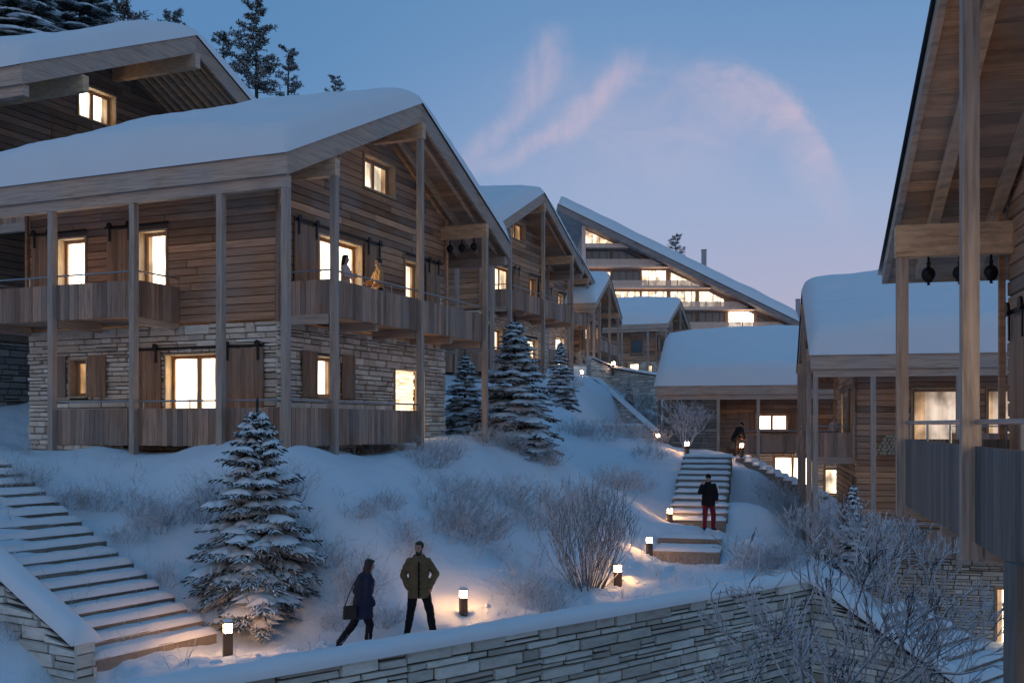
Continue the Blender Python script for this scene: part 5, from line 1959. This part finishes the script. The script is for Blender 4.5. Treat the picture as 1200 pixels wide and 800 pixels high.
for lab, grp, items in PATCH:
    for px, py, Y, k, s in items:
        p = at(px, py, Y)
        z = gz(p.x, p.y)
        single(SHR[k], 'frosted_shrub', lab, 'shrub', (p.x, p.y, z - 0.02), rng.uniform(0, 6.28), (s, s, s * 0.92), grp)

# low frosted stalks scattered over the bank: uncountable
mb = MB()
rng = random.Random(9)
for i in range(900):
    s, t = rng.uniform(-22, 2), rng.uniform(0.8, 12)
    q = st(s, t)
    dens = noise.noise(Vector((q.x * 0.35, q.y * 0.35, 9)))
    if dens < -0.02 or rng.random() > 0.75:
        continue
    if q.y > 30 or min((q - Vector(k_)).length for k_ in ((-1.8, 19.9), (-2.8, 19.4), (-1.0, 21.4), (-5.06, 18.4), (2.48, 24.2), (-2.4, 19.6))) < 0.8:
        continue
    u_ = W1(0, 0)
    z = gz(q.x, q.y)
    for k in range(rng.randint(2, 6)):
        grow(mb, Vector((q.x + rng.gauss(0, 0.08), q.y + rng.gauss(0, 0.08), z - 0.03)), Vector((rng.gauss(0, 0.4), rng.gauss(0, 0.4), 1)), rng.uniform(0.10, 0.36), 0.0045, 1, rng, 0.5, 0.1, (1, 3), 0.2, 0.6, 3, 0.003)
o = mb.build('frosted_stalks', M['frost'])
tag(o, 'thin frosted grass stalks poking out of the snow on the bank', 'grass', kind='stuff')

# snow clods on the trodden snow
mb = MB()
rng = random.Random(15)
for i in range(260):
    q = st(rng.uniform(-16, 2), rng.uniform(0.5, 2.4)) if i % 2 else Vector((at(rng.uniform(715, 860), 650, rng.uniform(25, 33)).x, 0)) + Vector((0, rng.uniform(25, 33)))
    r_ = rng.uniform(0.02, 0.075)
    mb.ball((q.x, q.y, gz(q.x, q.y)), r_ * rng.uniform(0.8, 1.6), r_ * rng.uniform(0.8, 1.6), r_ * 0.7, 7, 5)
o = mb.build('snow_clods', M['ground'], None, True)
tag(o, 'small lumps of loose snow along the trodden path', 'snow', kind='stuff')

# ------------------------------------------------------------------ bollards
for px, py, Y, s, e, lab in ((267, 760, 18.4, 1.12, 16, 'lit bollard at the foot of the nearest spruce and left staircase'),
                          (543, 716, 21.4, 1.0, 18, 'lit bollard to the right of the man in the olive coat'),
                          (724, 681, 24.2, 1.0, 14, 'lit bollard just right of the bare upright bush'),
                          (761, 650, 29.6, 1.0, 14, 'lit bollard beside the pair of path steps below the skier'),
                          (785, 613, 35.0, 1.0, 14, 'lit bollard at the bottom left of the skier stairs'),
                          (805, 538, 43.5, 1.0, 14, 'lit bollard at the top left of the skier stairs'),
                          (869, 533, 47.0, 1.0, 12, 'lit bollard beside the person bending at the top of the stairs'),
                          (771, 521, 49.5, 1.0, 14, 'lit bollard at the lower end of the long kerb'),
                          (682, 445, 64.2, 1.1, 16, 'lit bollard on the short wall high on the slope'),
                          (719, 434, 75.5, 1.2, 30, 'lit bollard on the grey terrace wall, farthest of all')):
    p = at(px, py, Y)
    z = gz(p.x, p.y)
    if Y > 60 or px == 869 or px == 771:
        z = p.z
    bollard((p.x, p.y, z - 0.04), lab, s * 0.95, e)

# ------------------------------------------------------------------ firewood on the balconies
lg = MB()
n = 9
vs, fs = [], []
for y, r in ((0, 1), (0.36, 0.96)):
    for k in range(n):
        t_ = 2 * math.pi * k / n
        q = 1 + 0.18 * math.sin(3 * t_ + 1)
        vs.append((math.cos(t_) * r * q, y, math.sin(t_) * r * q))
fs = [(k, (k + 1) % n, n + (k + 1) % n, n + k) for k in range(n)] + [tuple(range(n - 1, -1, -1)), tuple(range(n, 2 * n))]
lg.add([(a_ * 0.065, b_, c_ * 0.065) for a_, b_, c_ in vs], fs)
LOG = lg.mesh('log', wood('firewood', (0.42, 0.30, 0.19), 0.5, (10, 10, 10), dark=0.1))
rng = random.Random(3)
ang = math.atan2(-g8.x, g8.y)
for Wf, u0, u1, v, lab, grp, rows in ((W7, 2.0, 3.15, -0.75, 'split log in the heaped firewood on the right middle chalet balcony', 'firewood on the right middle balcony', 6),
                                (W6, 3.6, 4.5, -0.7, 'split log in the left firewood heap under the low snow-roof chalet', 'left firewood heap on the far balcony', 4),
                                (W6, 5.4, 6.5, -0.7, 'split log in the right firewood heap under the low snow-roof chalet', 'right firewood heap on the far balcony', 4)):
    for r_ in range(rows):
        nn = int((u1 - u0) / 0.125) - r_
        for i in range(nn):
            p = Wf(u0 + (i + r_ * 0.5) * 0.125 + rng.uniform(-0.015, 0.015), v, 0)
            o = single(LOG, 'firewood_log', lab, 'log', (p.x, p.y, p.z + 3.10 * S1 + 0.06 + r_ * 0.112), ang + rng.uniform(-0.06, 0.06), rng.uniform(0.85, 1.1), grp)
            o.rotation_euler[1] = rng.uniform(0, 6.28)

# antenna on the second chalet
p = W2(4.2, 4.15, 9.6)
t = thing('roof_antenna', 'small aerial mast on the snowy ridge of the second chalet', 'antenna', (p.x, p.y, p.z - 0.3))
mb = MB()
mb.tube([(0, 0, 0), (0, 0, 1.5)], 0.025, 6)
mb.build('mast', M['steel'], t)
mb = MB()
for z, l in ((0.9, 0.45), (1.1, 0.3), (1.3, 0.2)):
    mb.tube([(-l, 0, z), (l, 0, z)], 0.015, 5)
mb.build('aerial', M['steel'], t)

# ------------------------------------------------------------------ people
BLK = cloth('black_cloth', (0.012, 0.012, 0.013))
OLIVE = cloth('olive_parka', (0.19, 0.13, 0.068), 9)
NAVY = cloth('navy_coat', (0.020, 0.026, 0.055))
RED = cloth('red_ski_trousers', (0.16, 0.018, 0.03))
DARKB = cloth('dark_trousers', (0.014, 0.014, 0.02))
TAN = cloth('tan_jacket', (0.45, 0.26, 0.12))
CREAM = cloth('cream_jumper', (0.60, 0.46, 0.42))
SHOE = plain('shoe_leather', (0.012, 0.011, 0.011), 0.5)
BEANIE = cloth('black_beanie', (0.014, 0.013, 0.014))

p = at(491, 739, 20.0)
zf = gz(p.x, p.y)
J = stand(shL=(0.175, 0, 1.425), shR=(-0.175, 0, 1.425), elL=(0.315, 0.06, 1.17), elR=(-0.30, 0.06, 1.16), wrL=(0.215, -0.07, 0.95), wrR=(-0.21, -0.07, 0.95), hdL=(-0.35, 0.1, -0.9), hdR=(0.35, 0.1, -0.9),
          hipL=(0.10, 0, 0.92), hipR=(-0.10, 0, 0.92), knL=(0.20, -0.01, 0.50), knR=(-0.15, -0.02, 0.50), anL=(0.27, 0.03, 0.095), anR=(-0.22, 0.0, 0.095), toeL=(0.33, -0.14, 0.03), toeR=(-0.28, -0.17, 0.03))
person('dark-haired bearded man in an olive parka, hands in pockets, facing the camera', (p.x, p.y, zf - 0.03), 0.05, 1.83, J, 'parka', 'trousers', beard=True, coat_hem=0.74, coat_mat=OLIVE, leg_mat=BLK, shoe_mat=SHOE, head_rot=(0.10, 0, -0.45), fit=1.06)
mn = [o for o in bpy.data.objects if o.get('label', '').startswith('dark-haired bearded')][0]
mb = MB()
mb.tube([(0, -0.172, 0.75), (0, -0.178, 0.95), (0, -0.168, 1.15), (0, -0.170, 1.30), (0, -0.140, 1.43)], [0.016, 0.017, 0.017, 0.017, 0.014], 6)
for zz in (0.80, 0.92, 1.04, 1.16, 1.28, 1.39):
    mb.ball((0.03, -0.180 + (0.01 if zz > 1.35 else 0), zz), 0.012, 0.008, 0.012, 8, 5)
mb.build('placket', BLK, mn, True)
mb = MB()
mb.loft([((0, 0.01, 1.44), (0.085, 0, 0), (0, 0.088, 0)), ((0, 0.0, 1.52), (0.078, 0, 0), (0, 0.08, 0)), ((0, -0.005, 1.56), (0.068, 0, 0), (0, 0.07, 0))], 16)
mb.build('scarf', BLK, mn, True)
mb = MB()
mb.loft([((0, 0.075, 1.40), (0.135, 0, 0), (0, 0.07, 0.02)), ((0, 0.075, 1.47), (0.14, 0, 0), (0, 0.08, 0.02)), ((0, 0.06, 1.53), (0.11, 0, 0), (0, 0.075, 0.02))], 16)
mb.build('hood', OLIVE, mn, True)

p = at(424, 752, 19.5)
zf = gz(p.x, p.y)
# she walks to the right, seen from her left-rear: facing +X and slightly away
J = stand(pelvis=(0, -0.02, 0.95), chest=(0, -0.07, 1.27), neck=(0, -0.10, 1.49), head=(0, -0.165, 1.64), shL=(0.165, -0.08, 1.42), shR=(-0.165, -0.08, 1.42),
          elL=(0.23, 0.02, 1.14), wrL=(0.17, -0.13, 0.94), elR=(-0.235, -0.02, 1.13), wrR=(-0.18, -0.15, 0.93), hdL=(-0.35, -0.1, -0.9), hdR=(0.35, -0.1, -0.9),
          hipL=(0.09, 0, 0.92), hipR=(-0.09, 0, 0.92), knR=(-0.09, -0.13, 0.50), anR=(-0.09, -0.07, 0.09), toeR=(-0.09, -0.26, 0.03),
          knL=(0.10, 0.13, 0.52), anL=(0.10, 0.43, 0.20), toeL=(0.10, 0.32, 0.04))
wl = person('woman in a long navy coat walking right with her head down, dark hair', (p.x, p.y, zf - 0.02), R(122), 1.74, J, 'coat', 'trousers', 'long', coat_hem=0.64, coat_mat=NAVY, leg_mat=DARKB, shoe_mat=SHOE, head_rot=(0.28, 0, 0.0), female=True, skirt=1.06, fit=1.2)
# her shoulder bag on the near (right-hand) hip
bg = thing('shoulder_bag', 'black boxy shoulder bag hanging at the back hip of the walking woman', 'bag', (p.x - 0.19, p.y - 0.24, zf + 0.62), R(20))
mb = MB()
mb.hexa([(-0.13, -0.05, 0), (0.13, -0.05, 0), (0.13, 0.05, 0), (-0.13, 0.05, 0), (-0.115, -0.04, 0.25), (0.115, -0.04, 0.25), (0.115, 0.04, 0.25), (-0.115, 0.04, 0.25)])
o = mb.build('pouch', plain('bag_leather', (0.014, 0.012, 0.012), 0.5), bg)
bv = o.modifiers.new('b', 'BEVEL')
bv.width = 0.015
bv.segments = 2
mb = MB()
mb.tube([(-0.09, 0, 0.24), (-0.03, 0.0, 0.42), (0.06, 0.005, 0.62), (0.16, 0.05, 0.76), (0.21, 0.08, 0.775)], 0.012, 6)
mb.tube([(0.08, 0, 0.24), (0.10, 0.0, 0.45), (0.14, 0.005, 0.64), (0.21, 0.06, 0.772)], 0.012, 6)
mb.build('strap', plain('bag_strap', (0.014, 0.012, 0.012), 0.5), bg)

p = at(830, 620, 33.0)
zf = gz(p.x, p.y)
J = stand(elR=(-0.34, -0.20, 1.23), wrR=(-0.30, -0.28, 1.44), hdR=(0.35, 0.05, 0.7), elL=(0.27, 0.0, 1.15), wrL=(0.22, -0.14, 0.98), knL=(0.16, -0.04, 0.5), anL=(0.17, 0.02, 0.095), toeL=(0.22, -0.15, 0.03), knR=(-0.11, -0.02, 0.5), anR=(-0.13, 0, 0.095), toeR=(-0.19, -0.17, 0.03))
sk = person('skier in black jacket and dark red trousers standing below the stairs, one hand raised', (p.x, p.y, max(zf, at(830, 621, 33.0).z)), 0.15, 1.80, J, 'jacket', 'ski_trousers', hat=BEANIE, coat_hem=0.80, coat_mat=BLK, leg_mat=RED, shoe_mat=SHOE, head_rot=(0.05, 0, -0.35), fit=1.12)
mb = MB()
for s_, e_, w_ in (('shL', 'elL', 'wrL'),):
    a_, b_, c_ = Vector(J[s_]), Vector(J[e_]), Vector(J[w_])
    off = Vector((0.075, -0.055, 0.03))
    mb.tube([a_ + off * 1.1, a_.lerp(b_, 0.5) + off, b_ + off * 0.95], [0.018, 0.022, 0.018], 6)
mb.build('sleeve_stripe', plain('white_stripe', (0.75, 0.75, 0.75), 0.7), sk)

p = at(863, 534, 47.6)
J = stand(pelvis=(0, 0.06, 0.90), chest=(0.02, -0.12, 1.18), neck=(0.03, -0.26, 1.36), head=(0.03, -0.36, 1.47), shL=(0.19, -0.20, 1.31), shR=(-0.17, -0.20, 1.31), elL=(0.25, -0.28, 1.03), wrL=(0.18, -0.42, 0.88), elR=(-0.24, -0.22, 1.03), wrR=(-0.18, -0.36, 0.86),
          hipL=(0.09, 0.05, 0.88), hipR=(-0.09, 0.05, 0.88), knL=(0.10, -0.16, 0.52), anL=(0.10, -0.04, 0.12), toeL=(0.10, -0.22, 0.05), knR=(-0.10, 0.05, 0.48), anR=(-0.10, 0.22, 0.095), toeR=(-0.10, 0.04, 0.03))
person('person in dark clothes bending forward at the top of the skier stairs', (p.x, p.y, p.z), R(120), 1.72, J, 'jacket', 'trousers', hat=BEANIE, coat_hem=0.74, coat_mat=BLK, leg_mat=DARKB, shoe_mat=SHOE, head_rot=(0.5, 0, 0), fit=1.08)

fl = 2.95 + 0.145
p = W1(0.70, 1.62, fl)
J = stand(elL=(0.24, -0.10, 1.16), wrL=(0.08, -0.24, 1.20), elR=(-0.24, -0.10, 1.16), wrR=(-0.06, -0.25, 1.16), hdL=(-0.6, -0.5, 0.1), hdR=(0.6, -0.5, 0.1), shL=(0.165, 0, 1.42), shR=(-0.165, 0, 1.42))
person('long-haired woman in a pale top on the balcony of the largest chalet', p, R(75), 1.62, J, 'jumper', 'trousers', 'long', coat_hem=0.82, coat_mat=CREAM, leg_mat=DARKB, shoe_mat=SHOE, head_rot=(0.1, 0, 0.1), female=True, fit=0.9, collar=False)
p = W1(0.72, 3.25, fl)
J = stand(elR=(-0.27, -0.12, 1.16), wrR=(-0.14, -0.30, 1.12), elL=(0.26, -0.05, 1.15), wrL=(0.2, -0.22, 1.0))
person('man in a tan jacket facing her on the balcony of the largest chalet', p, R(-62), 1.78, J, 'jacket', 'trousers', coat_hem=0.80, coat_mat=TAN, leg_mat=DARKB, shoe_mat=SHOE, head_rot=(0.05, 0, 0), fit=0.95)
p = W6(8.45, -1.05, fl)
person('person in a pale jumper standing on the far balcony near the lit doorway', p, R(-40), 1.68, stand(), 'jumper', 'trousers', coat_hem=0.80, coat_mat=CREAM, leg_mat=CREAM, shoe_mat=SHOE, fit=0.92)

# ------------------------------------------------------------------ sky, sun, camera
world = bpy.data.worlds.new('World')
scene.world = world
world.use_nodes = True
t = NT(world.node_tree)
bgn = world.node_tree.nodes['Background']
SUN_EL, SUN_ROT = R(2.0), R(230)
sky = t.n('ShaderNodeTexSky', sky_type='NISHITA')
sky.sun_disc = False
sky.sun_elevation = SUN_EL
sky.sun_rotation = SUN_ROT
sky.air_density = 1.0
sky.dust_density = 0.6
sky.ozone_density = 3.0
d = t.n('ShaderNodeTexCoord').outputs['Generated']
sx = t.n('ShaderNodeSeparateXYZ')
t.l(d, sx.inputs[0])
X, Y, Z = sx.outputs
front = t.ss(Y, 0.15, 0.45)
Yc = t.math('MAXIMUM', Y, 0.05)
A = t.math('DIVIDE', X, Yc)                # azimuth-like
B = t.math('DIVIDE', Z, Yc)                # elevation-like
base = t.ramp(t.math('MULTIPLY', t.math('ADD', Z, 0.1), 0.9), [(0.05, (0.30, 0.29, 0.41)), (0.16, (0.36, 0.375, 0.535)), (0.27, (0.31, 0.375, 0.555)), (0.40, (0.19, 0.31, 0.53)), (0.55, (0.10, 0.245, 0.49)), (1.0, (0.06, 0.18, 0.37))])
# deeper blue to the left, lilac to the right near the horizon
left = t.math('MULTIPLY', t.ss(A, 0.12, -0.30), t.ss(B, 0.05, 0.30))
base = t.mix(t.math('MULTIPLY', left, 0.8), base, (0.072, 0.205, 0.42))
pinkh = t.math('MULTIPLY', t.ss(A, -0.1, 0.35), t.ss(B, 0.26, 0.05))
base = t.mix(t.math('MULTIPLY', pinkh, 0.58), base, (0.46, 0.37, 0.50))
base = t.mix(t.math('MULTIPLY', t.ss(B, 0.22, 0.45), 0.5), base, (0.095, 0.215, 0.40))
# cirrus wisps
cv = t.n('ShaderNodeCombineXYZ')
t.l(A, cv.inputs[0])
t.l(B, cv.inputs[1])
wn = t.noise(cv.outputs[0], 7, 5, 0.6)
wn2 = t.noise(cv.outputs[0], 22, 5, 0.65, 0.8)
jit = t.math('MULTIPLY', t.math('SUBTRACT', wn, 0.5), 95)
px = t.math('ADD', t.math('MULTIPLY', A, 1210), jit)
py = t.math('ADD', t.math('MULTIPLY', B, -1210), t.math('MULTIPLY', t.math('SUBTRACT', wn2, 0.5), 44))      # measured from the horizon, down positive


def wisp(q0, c0, c1, c2, w, y_lo, y_hi):
    q = t.math('SUBTRACT', q0, py)
    cx = t.math('ADD', t.math('ADD', t.math('MULTIPLY', q, c1), c0), t.math('MULTIPLY', t.math('MULTIPLY', q, q), c2))
    dist = t.math('ABSOLUTE', t.math('SUBTRACT', px, cx))
    m = t.ss(dist, w, 0)
    m = t.math('MULTIPLY', m, t.ss(py, y_hi, y_hi + 45))
    return t.math('MULTIPLY', m, t.ss(py, y_lo, y_lo - 60))


w1 = wisp(-292, -70, 1.3, -0.0035, 34, -262, -480)
w2 = wisp(-297, -28, 2.0, -0.006, 38, -262, -450)
# right-hand veil: bright curved rim fading inward
xx = t.math('SUBTRACT', px, 240)
rim = t.math('ADD', t.math('MULTIPLY', t.math('MULTIPLY', xx, xx), 0.0052), -424)
dd_ = t.math('SUBTRACT', py, rim)
w3 = t.math('MULTIPLY', t.ss(dd_, -14, 18), t.ss(dd_, 110, 2))
w3 = t.math('MULTIPLY', w3, t.math('MULTIPLY', t.ss(xx, -60, 95), t.ss(xx, 190, 85)))
w4 = t.math('MULTIPLY', t.math('MULTIPLY', t.ss(xx, -300, -80), t.ss(xx, 90, -40)), t.math('MULTIPLY', t.ss(py, -450, -385), t.ss(py, -230, -350)))
cl = t.math('ADD', t.math('MULTIPLY', w1, 0.46), t.math('MULTIPLY', w2, 0.52))
rotn = t.n('ShaderNodeMapping')
rotn.inputs['Rotation'].default_value = (0, 0, R(38))
rotn.inputs['Scale'].default_value = (34, 9, 1)
t.l(cv.outputs[0], rotn.inputs['Vector'])
streak = t.ss(t.noise(rotn.outputs[0], 1.0, 6, 0.62, 1.6), 0.24, 0.72)
streak3 = t.ss(t.noise(t.vscale(cv.outputs[0], (12, 20, 1)), 1.0, 6, 0.62, 0.8), 0.26, 0.74)
cl = t.math('MULTIPLY', cl, t.math('ADD', t.math('MULTIPLY', streak, 0.55), 0.45))
cl3 = t.math('ADD', t.math('MULTIPLY', w3, 1.0), t.math('MULTIPLY', w4, 0.42))
cl3 = t.math('MULTIPLY', cl3, t.math('ADD', t.math('MULTIPLY', streak3, 0.7), 0.3))
cl = t.math('MULTIPLY', t.math('ADD', cl, cl3), front)
col_ = t.mix(t.math('MULTIPLY', cl, 0.75, clamp=True), base, (0.66, 0.48, 0.54))
rear = t.math('MULTIPLY', t.ss(Y, 0.25, -0.35), 0.85)
rc = t.mix(t.ss(Z, 0.08, 0.5), (0.49, 0.385, 0.325), (0.075, 0.225, 0.42))
col_ = t.mix(rear, col_, rc)
lp = t.mix(0.05, col_, sky.outputs[0])
t.l(lp, bgn.inputs['Color'])
bgn.inputs['Strength'].default_value = 1.05

sd = bpy.data.lights.new('sun', 'SUN')
sd.energy = 0.06
sd.angle = R(25)
sd.color = (1.0, 0.78, 0.80)
so = bpy.data.objects.new('sun', sd)
col.objects.link(so)
so.rotation_euler = (R(66), 0, R(-38))
so.location = (-20, -20, 30)

cd = bpy.data.cameras.new('camera')
cam = bpy.data.objects.new('camera', cd)
col.objects.link(cam)
cd.sensor_width = 36
cd.lens = 36 * F / 1200
cd.shift_y = (HY - 400) / 1200
cd.clip_start = 0.1
cd.clip_end = 6000
cam.location = (0, 0, 0)
cam.rotation_euler = (R(90), 0, 0)
scene.camera = cam
scene.render.resolution_x, scene.render.resolution_y = 1024, 682
scene.view_settings.view_transform = 'Standard'
scene.view_settings.look = 'None'
scene.view_settings.exposure = 0
scene.cycles.use_denoising = True
scene.cycles.max_bounces = 6
scene.cycles.sample_clamp_indirect = 4.0
